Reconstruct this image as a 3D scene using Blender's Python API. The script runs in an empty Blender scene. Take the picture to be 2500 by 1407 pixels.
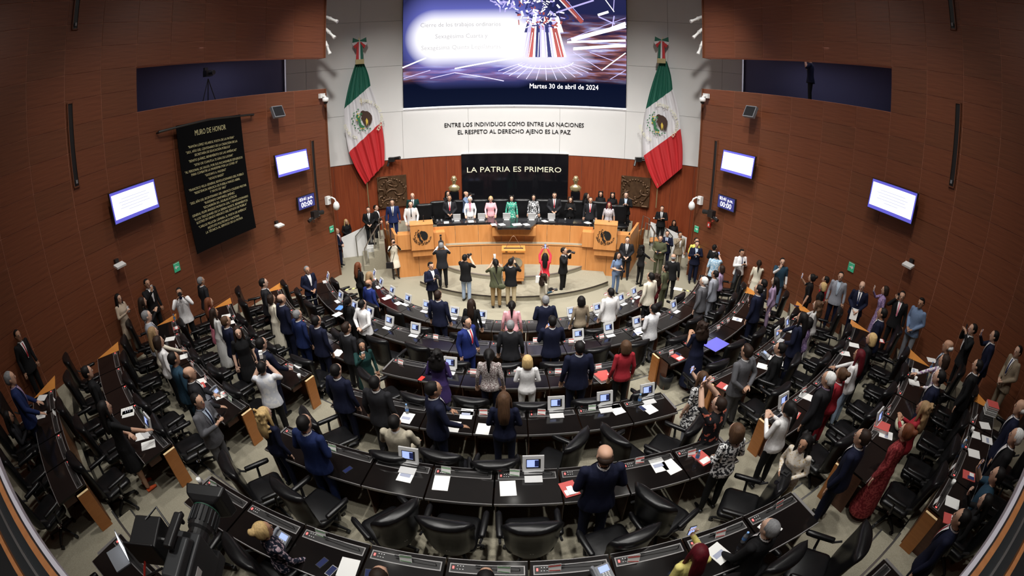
import bpy, bmesh, math, random
import numpy as np
from mathutils import Vector, Matrix, noise
from mathutils.bvhtree import BVHTree
sc=bpy.context.scene; COL=sc.collection; PI=math.pi; rad=math.radians
random.seed(7)
# ---------------------------------------------------------------- camera
F0=1129.4; P0=.3385; CX=1255.; CY=612.; CZ=6.98          # focal length in pixels of the 2500 px frame, pitch, centre, height
cd=bpy.data.cameras.new('camera'); cam=bpy.data.objects.new('camera',cd); COL.objects.link(cam); sc.camera=cam
cd.type='PANO'; cd.sensor_width=36; cd.sensor_fit='HORIZONTAL'
cd.panorama_type='FISHEYE_EQUISOLID'; cd.fisheye_lens=F0*36/2500; cd.fisheye_fov=PI
cam.location=(0,0,CZ); cam.rotation_euler=(PI/2-P0,0,0)
cd.shift_x=-5/2500; cd.shift_y=-(703.5-CY)/1407; cd.clip_start=.05; cd.clip_end=200
# ---------------------------------------------------------------- view, world, lights
sc.view_settings.view_transform='Standard'; sc.view_settings.look='None'; sc.view_settings.gamma=1
sc.view_settings.use_curve_mapping=False; sc.view_settings.exposure=0.0
w=bpy.data.worlds.new('hall_air'); sc.world=w; w.use_nodes=True
w.node_tree.nodes['Background'].inputs[0].default_value=(.9,.95,1,1); w.node_tree.nodes['Background'].inputs[1].default_value=.0
def lamp(name,kind,loc,energy,size=.3,aim=None,color=(1,.97,.92),spot=None,blend=.5):
    l=bpy.data.lights.new(name,kind); o=bpy.data.objects.new(name,l); COL.objects.link(o); o.location=loc
    l.energy=energy; l.color=color
    if kind=='AREA': l.shape='RECTANGLE'; l.size=size[0]; l.size_y=size[1]
    else: l.shadow_soft_size=size
    if spot: l.spot_size=rad(spot); l.spot_blend=blend
    if aim: o.rotation_euler=(Vector(aim)-Vector(loc)).to_track_quat('-Z','Y').to_euler()
    return o
TOP=13.4
LAMPS=[]
for s_ in (-1,1):
    for y_ in (5,11): lamp('wall_fill_spot','SPOT',(s_*3.0,y_,TOP-.1),560,.25,(s_*10.2,y_-1.5,3.6),spot=75,blend=1.,color=(1,.96,.9))  # extra unseen spots, added to brighten the lower side walls
for s_ in (-1,1): lamp('gallery_fill','AREA',(s_*9.6,13.2,9.25),16,(1.2,4),(s_*9.6,13.2,7),color=(.8,.82,1))  # added area lamps that lift the dark gallery interiors, no fittings there
for x,y,e,ax,ay in [(-4.5,9,1.1,-3.2,13.8),(0,9,1.35,0,15.3),(4.5,9,1.1,3.2,13.8),(-5,13,1.2,-4,19),(0,13,1.2,0,18),(5,13,1.2,4,19),(-3.2,4.5,.7,-2.6,8),(3.2,4.5,.7,2.6,8),(0,5,.75,0,9.5),(-6.5,6,.42,-6,9),(6.5,6,.42,6,9),(-3,1,.42,-3,4),(3,1,.42,3,4),(0,16.5,.9,0,21)]:
    LAMPS.append((x,y)); lamp('ceiling_spot','SPOT',(x,y,TOP-.12),e*2250,.22,(ax,ay,1),spot=95,blend=.9,color=(1,.975,.93))
lamp('ceiling_area_fill','AREA',(0,8.5,TOP-.15),105,(11,12),(0,8.5,0),color=(1,.97,.93))  # broad area fill under the whole ceiling, no panel built for it
# ---------------------------------------------------------------- geometry of the hall
YC=17.455; R1=5.838; PIT=1.789; STEP=.359; DEP=.64; EX=1.0466
WCX=29.97; WCY=1.15; WR=40.33; BCY=6.5; BR=15.4
def fz(i): return 0. if i<=0 else .02+STEP*(i-1)
def dz(i): return .78+STEP*(i-1)
def rr(i): return R1+PIT*(i-1)
def pol(rho,phi,z=0.):
    a=rad(phi); return Vector((rho*math.sin(a)/EX, YC-rho*math.cos(a), z))
def unpol(x,y): return math.hypot(x*EX,YC-y), math.degrees(math.atan2(x*EX,YC-y))
def ray(x,y):
    x=x-CX; y=CY-y; r=math.hypot(x,y)+1e-9; th=2*math.asin(min(1,r/2/F0))
    d=(math.sin(th)*x/r,math.cos(th),math.sin(th)*y/r); c,s=math.cos(P0),math.sin(P0)
    return (d[0],c*d[1]+s*d[2],-s*d[1]+c*d[2])
def atz(x,y,z):
    d=ray(x,y); t=(z-CZ)/d[2]; return Vector((d[0]*t,d[1]*t,z))
def wx(s,off=0.): t=s/WR; return WCX-(WR-off)*math.cos(t)*1.0
def wpt(side,s,z,off=0.):
    """point on the curved side wall: side -1/+1, arc length s, height z, off metres into the room"""
    t=s/WR; x=WCX-(WR-off)*math.cos(t); y=WCY+(WR-off)*math.sin(t)
    return Vector((x*(-side),y,z))
def wang(side,s):   # heading of the inward normal about z
    t=s/WR; n=Vector((math.cos(t),-math.sin(t),0)); n.x*=-side; return math.atan2(n.y,n.x)
def wallX(y): return -(WCX-math.sqrt(WR*WR-(y-WCY)**2))
def bpt(az,z,off=0.):  # back wall point, az = angle at its own centre
    a=rad(az); return Vector(((BR-off)*math.sin(a),BCY+(BR-off)*math.cos(a),z))
def baz(x,y):          # pixel azimuth -> own angle on the back wall
    d=ray(x,y); n=math.hypot(d[0],d[1]); dx,dy=d[0]/n,d[1]/n
    b=-2*dy*BCY; c=BCY*BCY-BR*BR; t=(-b+math.sqrt(b*b-4*c))/2
    return math.degrees(math.atan2(t*dx,t*dy-BCY)), CZ+t*d[2]/n
# ---------------------------------------------------------------- materials
MATS={}
def mat(name,col,rough=.5,metal=0.,spec=.5,emit=None,es=1.,trans=0.,bump=None,noise_=None,alpha=None):
    if name in MATS: return MATS[name]
    m=bpy.data.materials.new(name); m.use_nodes=True; nt=m.node_tree; b=nt.nodes['Principled BSDF']
    c=tuple(col)+(1,)
    b.inputs['Base Color'].default_value=c; b.inputs['Roughness'].default_value=rough; b.inputs['Metallic'].default_value=metal
    b.inputs['Specular IOR Level'].default_value=spec
    if emit: b.inputs['Emission Color'].default_value=tuple(emit)+(1,); b.inputs['Emission Strength'].default_value=es
    if trans: b.inputs['Transmission Weight'].default_value=trans
    if alpha is not None: b.inputs['Alpha'].default_value=alpha
    if noise_:   # (scale xyz, colour2, amount)
        tc=nt.nodes.new('ShaderNodeTexCoord'); mp=nt.nodes.new('ShaderNodeMapping'); mp.inputs['Scale'].default_value=noise_[0]
        nz=nt.nodes.new('ShaderNodeTexNoise'); nz.inputs['Scale'].default_value=1; nz.inputs['Detail'].default_value=6
        rp=nt.nodes.new('ShaderNodeValToRGB'); rp.color_ramp.elements[0].position=.35; rp.color_ramp.elements[1].position=.68
        rp.color_ramp.elements[0].color=c; rp.color_ramp.elements[1].color=tuple(noise_[1])+(1,)
        nt.links.new(tc.outputs['Object'],mp.inputs[0]); nt.links.new(mp.outputs[0],nz.inputs[0]); nt.links.new(nz.outputs[0],rp.inputs[0]); nt.links.new(rp.outputs[0],b.inputs['Base Color'])
        if bump:
            bp=nt.nodes.new('ShaderNodeBump'); bp.inputs['Strength'].default_value=bump; bp.inputs['Distance'].default_value=.01
            nt.links.new(nz.outputs[0],bp.inputs['Height']); nt.links.new(bp.outputs[0],b.inputs['Normal'])
    MATS[name]=m; return m
def M(n): return MATS[n]
mat('panel_wood',(.150,.046,.021),.42,noise_=((1.2,1.2,60),(.215,.072,.033)),spec=.35)
mat('panel_wood_b',(.134,.044,.020),.44,noise_=((1.2,1.2,60),(.195,.068,.031)),spec=.35)
mat('panel_joint',(.55,.24,.15),.6); mat('end_cap',(.75,.55,.30),.5)
mat('back_wood',(.20,.040,.014),.42,noise_=((14,14,.7),(.27,.06,.021)),spec=.35)
mat('dais_wood',(.56,.235,.070),.38,noise_=((8,8,.8),(.64,.285,.095)),spec=.4)
mat('dais_joint',(.22,.07,.02),.6)
mat('orange_wood',(.58,.22,.045),.4,noise_=((3,3,20),(.66,.27,.06)))
mat('white_wall',(.80,.79,.78),.7,noise_=((.5,.5,.5),(.76,.755,.745)))
mat('wall_joint',(.35,.35,.34),.8)
mat('carpet',(.265,.242,.180),.95,noise_=((55,55,55),(.33,.305,.235)),spec=.1,bump=.4)
mat('riser',(.30,.27,.20),.9)
mat('black_granite',(.012,.012,.014),.12,noise_=((60,60,60),(.02,.02,.024)))
mat('black_gloss',(.006,.006,.008),.10)
mat('desk_top',(.006,.005,.005),.10,noise_=((2,2,2),(.009,.007,.0065)),spec=.5); mat('front_wood',(.17,.065,.024),.4,noise_=((3,3,30),(.21,.085,.032))); mat('end_wood',(.38,.14,.035),.4,noise_=((3,3,20),(.44,.17,.045)))
mat('desk_wood',(.075,.026,.014),.4,noise_=((3,3,30),(.10,.038,.02)))
mat('desk_console',(.022,.021,.021),.35)
mat('desk_edge',(.32,.31,.31),.35,metal=.6)
mat('red_lamp',(.9,.1,.1),.4,emit=(1,.10,.09),es=2.2)
mat('key_white',(.8,.8,.8),.5,emit=(1,1,1),es=.12)
mat('leather',(.0045,.0045,.005),.33,noise_=((9,9,9),(.006,.006,.007)),spec=.36,bump=.15)
mat('chair_plastic',(.015,.015,.016),.4)
mat('chrome',(.75,.75,.76),.18,metal=1.)
mat('steel',(.62,.62,.62),.32,metal=1.)
mat('monitor_case',(.56,.56,.56),.45)
mat('screen_blue',(.1,.15,.4),.3,emit=(.42,.52,.98),es=1.0)
mat('screen_dark',(.01,.012,.03),.15,emit=(.02,.03,.12),es=.5)
mat('screen_white',(.8,.8,.8),.3,emit=(.88,.92,1.),es=1.9)
mat('screen_edge',(.1,.1,.5),.3,emit=(.10,.09,.50),es=.9)
mat('ink_grey',(.5,.5,.6),.5,emit=(.52,.55,.72),es=.9)
mat('paper',(.82,.82,.80),.7)
mat('paper_yellow',(.72,.72,.52),.7)
mat('paper_ink',(.35,.38,.5),.7)
mat('card_red',(.55,.09,.08),.6)
mat('card_green',(.20,.36,.20),.6)
mat('black_plastic',(.014,.014,.015),.38)
mat('white_plastic',(.78,.78,.77),.4)
mat('grey_plastic',(.20,.21,.23),.45)
mat('blue_folder',(.10,.26,.62),.5)
mat('cup_white',(.75,.75,.73),.5)
mat('bottle',(.75,.80,.85),.08,trans=.85)
mat('black_cloth',(.0035,.0035,.004),.9,spec=.08)
mat('gold_print',(.60,.55,.30),.5)
mat('gold',(.75,.62,.34),.28,metal=.8)
mat('bronze',(.10,.055,.03),.42,metal=.55,noise_=((6,6,6),(.15,.085,.045)))
mat('silver_relief',(.62,.58,.48),.25,metal=.9)
mat('flag_green',(.012,.13,.085),.65); mat('flag_white',(.78,.77,.80),.65); mat('flag_red',(.55,.025,.03),.65)
mat('eagle_brown',(.06,.028,.018),.7); mat('leaf_green',(.04,.20,.08),.7); mat('yellow',(.75,.55,.08),.6); mat('light_blue',(.2,.4,.75),.6)
mat('letter_dark',(.008,.008,.01),.6,spec=.1); mat('letter_gold',(.88,.86,.66),.35)
mat('sign_green',(.03,.33,.18),.5,emit=(.05,.4,.2),es=.25)
mat('purple_dark',(.13,.13,.24),.85); mat('gallery_floor',(.05,.05,.07),.9)
mat('safety_yellow',(.75,.72,.25),.6)
mat('red_plastic',(.6,.04,.03),.4); mat('orange_rubber',(.9,.25,.04),.5); mat('blue_cable',(.12,.35,.75),.5)
mat('lens_glass',(.01,.01,.03),.05); mat('ceiling_paint',(.10,.085,.075),.9); mat('lamp_glow',(1,1,1),.5,emit=(1,.97,.9),es=12)
# ---------------------------------------------------------------- mesh builder
class MB:
    def __init__(s): s.v=[]; s.f=[]; s.m=[]
    def add(s,vs,fs,mi=0):
        o=len(s.v); s.v+= [tuple(v) for v in vs]; s.f+=[tuple(i+o for i in f) for f in fs]; s.m+=[mi]*len(fs); return s
    def box(s,c,d,mi=0,rz=0.,rot=None,taper=1.):
        hx,hy,hz=d[0]/2,d[1]/2,d[2]/2; R=rot if rot is not None else Matrix.Rotation(rz,3,'Z'); c=Vector(c)
        P=[]
        for z,t in ((-hz,1.),(hz,taper)):
            for x,y in ((-hx,-hy),(hx,-hy),(hx,hy),(-hx,hy)): P.append(c+R@Vector((x*t,y*t,z)))
        return s.add(P,[(3,2,1,0),(4,5,6,7),(0,1,5,4),(1,2,6,5),(2,3,7,6),(3,0,4,7)],mi)
    def hexa(s,P,mi=0): return s.add(P,[(3,2,1,0),(4,5,6,7),(0,1,5,4),(1,2,6,5),(2,3,7,6),(3,0,4,7)],mi)
    def tube(s,pts,rs,n=8,mi=0,cap=True,flat=1.):
        pts=[Vector(p) for p in pts]; k=len(pts)
        if not isinstance(rs,(list,tuple)): rs=[rs]*k
        V=[]; up=None
        for i,p in enumerate(pts):
            d=(pts[min(i+1,k-1)]-pts[max(i-1,0)]);
            if d.length<1e-9: d=Vector((0,0,1))
            d.normalize()
            if up is None: up=Vector((0,0,1)) if abs(d.z)<.9 else Vector((0,1,0))
            a=d.cross(up); 
            if a.length<1e-4: a=d.orthogonal()
            a.normalize(); b=a.cross(d); up=b
            for j in range(n):
                t=2*PI*j/n; V.append(p+(a*math.cos(t)+b*math.sin(t)*flat)*rs[i])
        F=[(i*n+j,i*n+(j+1)%n,(i+1)*n+(j+1)%n,(i+1)*n+j) for i in range(k-1) for j in range(n)]
        if cap: F+= [tuple(reversed(range(n))),tuple((k-1)*n+j for j in range(n))]
        return s.add(V,F,mi)
    def ell(s,c,r,n=10,k=6,mi=0,rot=None):
        c=Vector(c); R=rot or Matrix.Identity(3); V=[c+R@Vector((0,0,-r[2]))]
        for i in range(1,k):
            a=-PI/2+PI*i/k
            for j in range(n):
                t=2*PI*j/n; V.append(c+R@Vector((r[0]*math.cos(a)*math.cos(t),r[1]*math.cos(a)*math.sin(t),r[2]*math.sin(a))))
        V.append(c+R@Vector((0,0,r[2]))); L=len(V)-1
        F=[(0,1+(j+1)%n,1+j) for j in range(n)]
        F+=[(1+i*n+j,1+i*n+(j+1)%n,1+(i+1)*n+(j+1)%n,1+(i+1)*n+j) for i in range(k-2) for j in range(n)]
        F+=[(L,1+(k-2)*n+j,1+(k-2)*n+(j+1)%n) for j in range(n)]
        return s.add(V,F,mi)
    def loft(s,rings,mi=0,cap=True,close=True):
        n=len(rings[0]); k=len(rings); V=[p for r in rings for p in r]
        F=[(i*n+j,i*n+(j+1)%n,(i+1)*n+(j+1)%n,(i+1)*n+j) for i in range(k-1) for j in range(n if close else n-1)]
        if cap: F+=[tuple(reversed(range(n))),tuple((k-1)*n+j for j in range(n))]
        return s.add(V,F,mi)
    def poly(s,pts,mi=0): return s.add(pts,[tuple(range(len(pts)))],mi)
    def mesh(s,name,mats,smooth=False):
        me=bpy.data.meshes.new(name); me.from_pydata(s.v,[],s.f)
        for m in (mats if isinstance(mats,(list,tuple)) else [mats]): me.materials.append(M(m) if isinstance(m,str) else m)
        me.polygons.foreach_set('material_index',s.m)
        if smooth: me.polygons.foreach_set('use_smooth',[True]*len(s.f))
        me.update(); return me
    def build(s,name,mats,parent=None,smooth=False,loc=None,**kw):
        o=bpy.data.objects.new(name,s.mesh(name,mats,smooth)); COL.objects.link(o)
        if loc is not None: o.location=loc
        if parent is not None: o.parent=parent
        tag(o,**kw); return o
def tag(o,label=None,cat=None,group=None,kind=None):
    if label: o['label']=label
    if cat: o['category']=cat
    if group: o['group']=group
    if kind: o['kind']=kind
    return o
def empty(name,loc=(0,0,0),rz=0.,**kw):
    o=bpy.data.objects.new(name,None); COL.objects.link(o); o.location=loc; o.rotation_euler=(0,0,rz); o.empty_display_size=.1
    return tag(o,**kw)
def inst(me,name,parent=None,loc=(0,0,0),rot=(0,0,0),scale=None,**kw):
    o=bpy.data.objects.new(name,me); COL.objects.link(o); o.location=loc; o.rotation_euler=rot
    if scale is not None: o.scale=scale
    if parent is not None: o.parent=parent
    return tag(o,**kw)
def copy_tree(o,parent=None):
    c=o.copy(); COL.objects.link(c); c.parent=parent
    for ch in list(KIDS.get(o.name,())): copy_tree(ch,c)
    return c
KIDS={}
def reg(root):
    for o in COL.objects:
        if o.parent is not None and (o.parent is root or o.parent.parent is root): KIDS.setdefault(o.parent.name,[]); 
    st=[root]
    allc={}
    for o in COL.objects:
        if o.parent is not None: allc.setdefault(o.parent.name,[]).append(o)
    while st:
        p=st.pop(); KIDS[p.name]=allc.get(p.name,[]); st+=KIDS[p.name]
    return root
def text_mesh(s,size=1.,ext=.01,align='CENTER',bold=False,lw=None):
    cu=bpy.data.curves.new('t','FONT'); cu.body=s; cu.size=size; cu.extrude=ext; cu.align_x=align; cu.align_y='CENTER'; cu.resolution_u=2
    if bold: cu.offset=0
    o=bpy.data.objects.new('t',cu); COL.objects.link(o); dg=bpy.context.evaluated_depsgraph_get(); dg.update()
    me=bpy.data.meshes.new_from_object(o.evaluated_get(dg)); bpy.data.objects.remove(o); bpy.data.curves.remove(cu)
    me.materials.clear(); return me
def text_obj(s,name,m,size,matrix=None,parent=None,ext=.01,width=None,bend=None,bold=False,**kw):
    me=text_mesh(s,size,ext,bold=bold); co=np.empty(len(me.vertices)*3); me.vertices.foreach_get('co',co); co=co.reshape(-1,3)
    w_=co[:,0].max()-co[:,0].min()
    if width: co[:,0]*=width/w_
    if bend: co=np.array([bend(*p) for p in co])
    me.vertices.foreach_set('co',co.ravel()); me.materials.append(M(m)); me.update()
    o=bpy.data.objects.new(name,me); COL.objects.link(o)
    if parent is not None: o.parent=parent
    if matrix is not None: o.matrix_world=matrix
    return tag(o,**kw)
def frame_mat(o,x,y): # matrix with local x,y given (z=x×y), origin o
    x=Vector(x).normalized(); z=x.cross(Vector(y)).normalized(); y=z.cross(x)
    m=Matrix((x,y,z)).transposed().to_4x4(); m.translation=o; return m
# ================================================================ the hall
SE=[16.05,14.42,13.05,11.7,10.35,9.03,7.78,6.55,5.35,4.15,2.95,1.75,.55,-.65,-1.85,-3.05]
ZR=[7.6+.612*n for n in range(-13,10)]; ZR[0]=-.05; ZR=[z for z in ZR if z<=TOP]+[TOP]
def wall_slab(name,side,s0,s1,z0,z1,o0=0.,o1=-.32,m='panel_joint',n=24,kind='structure'):
    b=MB(); R=[]
    for k in range(n+1):
        s=s0+(s1-s0)*k/n; R.append([wpt(side,s,z0,o0),wpt(side,s,z0,o1),wpt(side,s,z1,o1),wpt(side,s,z1,o0)])
    b.loft(R); return b.build(name,m,kind=kind)
for side,sn in ((-1,'left'),(1,'right')):
    lo=wall_slab('wall_'+sn,side,16.05,-3.05,-.1,7.6)
    up=wall_slab('wall_%s_upper'%sn,side,16.05,-3.05,8.82,TOP)
    wall_slab('wall_%s_pier'%sn,side,7.78,-3.05,7.6,8.82)
    trimb=MB(); 
    for (z0,z1) in ((-.05,7.6),(8.82,TOP)):
        P=[wpt(side,16.05,z0,.05),wpt(side,16.10,z0,.05),wpt(side,16.10,z0,-.4),wpt(side,16.05,z0,-.4)]
        trimb.hexa(P+[p+Vector((0,0,z1-z0)) for p in P])
    trimb.build('trim_'+('1' if side<0 else '2'),'panel_wood_b',kind='structure')
    rnd=random.Random(5)
    for c in range(len(SE)-1):
        s0,s1=SE[c+1],SE[c]; mid=(s0+s1)/2; wd=(s1-s0)-.016
        mes={}
        for r in range(len(ZR)-1):
            z0,z1=ZR[r],ZR[r+1]
            if z1<=8.83 and z0>=7.59 and c<6: continue
            h=z1-z0-.016
            mk=rnd.choice(('panel_wood','panel_wood','panel_wood_b')); key=(round(h,3),mk)
            if key not in mes:
                b=MB(); b.box((0,0,0),(wd,.012,h)); mes[key]=b.mesh('panel',mk)
            par=lo if z1<=7.61 else up
            p=wpt(side,mid,(z0+z1)/2,.012); a=wang(side,mid)
            inst(mes[key],'panel',par,p,(0,0,a+PI/2))
# gallery recesses behind the side walls
for side,sn in ((-1,'left'),(1,'right')):
    b=MB()
    R=[[wpt(side,s,7.3,-3.0),wpt(side,s,7.3,-3.2),wpt(side,s,9.6,-3.2),wpt(side,s,9.6,-3.0)] for s in np.linspace(5,17.5,14)]
    b.loft(R); b.build('wall_%s_gallery'%sn,'purple_dark',kind='structure')
    b=MB(); R=[[wpt(side,s,7.3,-.3),wpt(side,s,7.3,-3.1),wpt(side,s,7.4,-3.1),wpt(side,s,7.4,-.3)] for s in np.linspace(5,16.4,14)]
    b.loft(R); b.build('floor_gallery_%s'%sn,'gallery_floor',kind='structure')
    b=MB(); R=[[wpt(side,s,9.3,-.3),wpt(side,s,9.3,-3.1),wpt(side,s,9.4,-3.1),wpt(side,s,9.4,-.3)] for s in np.linspace(5,16.4,14)]
    b.loft(R); b.build('ceiling_gallery_%s'%sn,'purple_dark',kind='structure')
    b=MB(); P=[wpt(side,7.6,7.3,-.3),wpt(side,7.7,7.3,-.3),wpt(side,7.7,7.3,-3.1),wpt(side,7.6,7.3,-3.1)]
    b.hexa(P+[p+Vector((0,0,2.1)) for p in P]); b.build('wall_gallery_end_%s'%sn,'purple_dark',kind='structure')
    b=MB(); P=[wpt(side,16.35,7.3,-2.9),wpt(side,16.42,7.3,-2.9),wpt(side,16.42,7.3,-3.0),wpt(side,16.35,7.3,-3.0)]
    b.hexa(P+[p+Vector((0,0,2.1)) for p in P]); b.build('trim_'+('3' if side<0 else '4'),'steel',kind='structure')
# back wall: wood below, white plaster slabs above
wb=MB(); wb.loft([[bpt(a,-.1,-.05),bpt(a,-.1,-.3),bpt(a,TOP,-.3),bpt(a,TOP,-.05)] for a in np.linspace(-62,62,40)])
wall=wb.build('wall_back','wall_joint',kind='structure')
def arc_slab(b,f,a0,a1,z0,z1,o0,o1,n,mi=0):
    b.loft([[f(a,z0,o1),f(a,z0,o0),f(a,z1,o0),f(a,z1,o1)] for a in np.linspace(a0,a1,n+1)],mi)
WZ=[4.115,6.36,8.53,10.7,12.87,TOP]
for r in range(5):
    ed=[-60,-46,-36,-26.6,-13.2,0,13.2,26.6,36,46,60] if r else [-60,-46,-33,-19.5,-8,8,19.5,33,46,60]
    for k in range(len(ed)-1):
        b=MB(); arc_slab(b,bpt,ed[k]+.02,ed[k+1]-.02,WZ[r]+.006,WZ[r+1]-.006,.0,-.06,6); b.build('panel','white_wall',wall)
for k in range(26):
    a0=-52+k*4; b=MB(); arc_slab(b,bpt,a0+.02,a0+4-.02,0,4.09,.0,-.06,2); b.build('panel','back_wood',wall)
# ceiling, rear wall
cb=MB(); cb.box((0,9,TOP+.1),(26,30,.2)); cb.build('ceiling','ceiling_paint',kind='structure')
cb=MB(); cb.box((0,-2.6,6),(22,.3,15)); cb.build('wall_rear','panel_wood_b',kind='structure')
for x,y in LAMPS:
    t=empty('ceiling_spotlight',(x,y,TOP),label='recessed round ceiling spotlight above the seats',cat='ceiling light',group='ceiling spotlights above the hall')
    b=MB(); b.tube([(0,0,.02),(0,0,-.03)],.24,16); b.build('housing','black_plastic',t)
    b=MB(); b.tube([(0,0,-.03),(0,0,-.035)],.16,16); b.build('lens','lamp_glow',t)
# floor and tiers
b=MB(); b.box((0,9,-.1),(30,30,.2)); b.build('floor','carpet',kind='structure')
def tier(i,p0,p1):
    r0=rr(i)-.12; r1=rr(i+1)-.12 if i<7 else rr(i)+3.0; z=fz(i); n=int((p1-p0)/1.5)
    b=MB(); b.loft([[pol(r0,p,-.05),pol(r1+.02,p,-.05),pol(r1+.02,p,z),pol(r0,p,z)] for p in np.linspace(p0,p1,n+1)])
    o=b.build('floor_tier_%s'%['','one','two','three','four','five','six','seven'][i],'carpet',kind='structure')
    if i>1:
        b=MB(); b.loft([[pol(r0-.012,p,z-STEP+.0),pol(r0,p,z-STEP),pol(r0,p,z+.004),pol(r0-.012,p,z+.004)] for p in np.linspace(p0,p1,n+1)])
        b.build('riser','black_plastic',o)
for i,(p0,p1) in {1:(-72,72),2:(-66,69),3:(-68,68),4:(-66,66),5:(-60,60),6:(-52,52),7:(-46,46)}.items(): tier(i,p0,p1)
AIS={3:((-22.4,-17.0),(14.9,20.7)),4:((-22.4,-17.1),(14.9,20.9)),5:((-21.8,-17.1),(14.8,19.4)),6:((-21.5,-16.9),(14.7,19.1)),7:((-21.3,-16.7),(14.8,19.1))}
for i,ps in AIS.items():
    for j,(p0,p1) in enumerate(ps):
        z=fz(i)-STEP/2; r=rr(i)-.12
        b=MB(); b.loft([[pol(r-.32,p,z-STEP/2-.01),pol(r,p,z-STEP/2-.01),pol(r,p,z),pol(r-.32,p,z)] for p in np.linspace(p0-.6,p1+.6,6)])
        o=b.build('floor_step','carpet',kind='structure')
        for rad_,zz in ((r-.33,z),(r-.006,fz(i))):
            b=MB(); b.loft([[pol(rad_,p,zz-STEP/2),pol(rad_+.012,p,zz-STEP/2),pol(rad_+.012,p,zz+.006),pol(rad_,p,zz+.006)] for p in np.linspace(p0-.6,p1+.6,6)]); b.build('riser','black_plastic',o)
            b=MB(); b.loft([[pol(rad_-.002,p,zz),pol(rad_+.03,p,zz),pol(rad_+.03,p,zz+.008),pol(rad_-.002,p,zz+.008)] for p in np.linspace(p0-.6,p1+.6,6)]); b.build('nosing','steel',o)
# dashed safety strips at the ends of the second tier
for sg in (-1,1):
    t=empty('safety_strip',(0,0,0),label='yellow and black dashed edge strip on the low step by the %s wall'%('banner' if sg<0 else 'fire alarm'),cat='edge strip')
    for k in range(9):
        b=MB(); a=rad(66.5); r0=6.6+k*.13; b.box(pol(r0,sg*64.6,fz(2)+.012),(.07,.12,.012),0 if k%2 else 1,rz=sg*.4); b.build('dash',['safety_yellow','black_plastic'],t)
# round stage platform
def arcp(cx,cy,R,x,z): return Vector((x,cy-math.sqrt(max(R*R-(x-cx)**2,0)),z))
for (cy,R,xm,z0,z1,nm) in ((20.07,5.55,3.55,0,.17,'floor_stage_lower'),(19.9,3.95,3.1,.17,.34,'floor_stage_upper')):
    xs=np.linspace(-xm,xm,33); b=MB(); lo=[arcp(0,cy,R,x,z0-.02) for x in xs]; n=len(xs)
    P=lo+[Vector((xm,17.4,z0-.02)),Vector((-xm,17.4,z0-.02))]; Q=[p+Vector((0,0,z1-z0+.02)) for p in P]
    b.add(P+Q,[tuple(range(len(P),2*len(P)))]+[(k,k+1,k+1+len(P),k+len(P)) for k in range(len(P)-1)]+[(len(P)-1,0,len(P),2*len(P)-1)])
    o=b.build(nm,'carpet',kind='structure')
    b=MB(); b.loft([[arcp(0,cy,R+.012,x,z1-.025),arcp(0,cy,R-.03,x,z1-.025),arcp(0,cy,R-.03,x,z1+.006),arcp(0,cy,R+.012,x,z1+.006)] for x in np.linspace(-xm,xm,33)]); b.build('nosing','desk_edge' if z0 else 'black_plastic',o)
# ---------------------------------------------------------------- the dais (rostrum)
DCY=1.5; DR=15.74
def dp(a,z,off=0.): return Vector(((DR-off)*math.sin(rad(a)),DCY+(DR-off)*math.cos(rad(a)),z))
DZ=1.2
dais=empty('rostrum_platform',(0,0,0),label='long curved two-level orange wood rostrum platform facing the seats',cat='rostrum')
b=MB(); arc_slab(b,dp,-16.8,16.4,0,DZ,-.04,-4.2,20); b.build('platform_floor','carpet',dais)
ed=np.linspace(-16.8,16.4,12)
for k in range(11):
    b=MB(); arc_slab(b,dp,ed[k]+.02,ed[k+1]-.02,.0,1.15,0,-.04,2); b.build('panel','dais_wood',dais)
b=MB(); arc_slab(b,dp,-16.8,16.4,1.15,1.18,.0,-.30,20); b.build('ledge','dais_wood',dais)
b=MB(); arc_slab(b,dp,-16.8,16.4,1.135,1.15,.006,-.02,20); b.build('shadow_joint','black_plastic',dais)
ed=np.linspace(-11.6,11.2,8)
for k in range(7):
    b=MB(); arc_slab(b,dp,ed[k]+.02,ed[k+1]-.02,1.18,1.9,-.25,-.29,3); b.build('panel','dais_wood',dais)
b=MB(); arc_slab(b,dp,-3.1,3.1,1.55,1.9,.1,-.3,8); b.build('bulge_support','dais_wood',dais)
# side returns
for sg in (-1,1):
    a=16.8*-1 if sg<0 else 16.4
    p=dp(a,0); q=Vector((sg*6.15,20.3,0)); d=(q-p).normalized(); nn=Vector((-d.y,d.x,0))*.05
    for (t0,t1,z0,z1) in ((0,.48,0,1.72),(.52,1,0,1.72)):
        A=p+(q-p)*t0; B=p+(q-p)*t1; b=MB(); sl=.0 if t0==0 else -.9
        zt0,zt1=(1.78,1.78) if t0==0 else (1.35,.95)
        b.hexa([A-nn,B-nn,B+nn,A+nn]+[A-nn+Vector((0,0,zt0)),B-nn+Vector((0,0,zt1)),B+nn+Vector((0,0,zt1)),A+nn+Vector((0,0,zt0))]); b.build('side_panel','dais_wood',dais)
# countertop
ct=empty('rostrum_counter',(0,0,0),label='black polished granite countertop along the rostrum, stepping forward at the middle',cat='counter')
xs=[(-10.9,-.35),(-6,-.35),(-3.35,-.35),(-2.35,.42),(0,.42),(2.35,.42),(3.3,-.35),(6,-.35),(10.6,-.35)]
fr=[dp(a,1.9,o) for a,o in xs]; bk=[dp(a,1.9,-.35-.62) for a,o in xs]
P=fr+bk[::-1]; Q=[p+Vector((0,0,.085)) for p in P]; n=len(P)
b=MB().add(P+Q,[tuple(range(n))[::-1],tuple(range(n,2*n))]+[(k,(k+1)%n,(k+1)%n+n,k+n) for k in range(n)]); b.build('slab','black_granite',ct)
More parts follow.
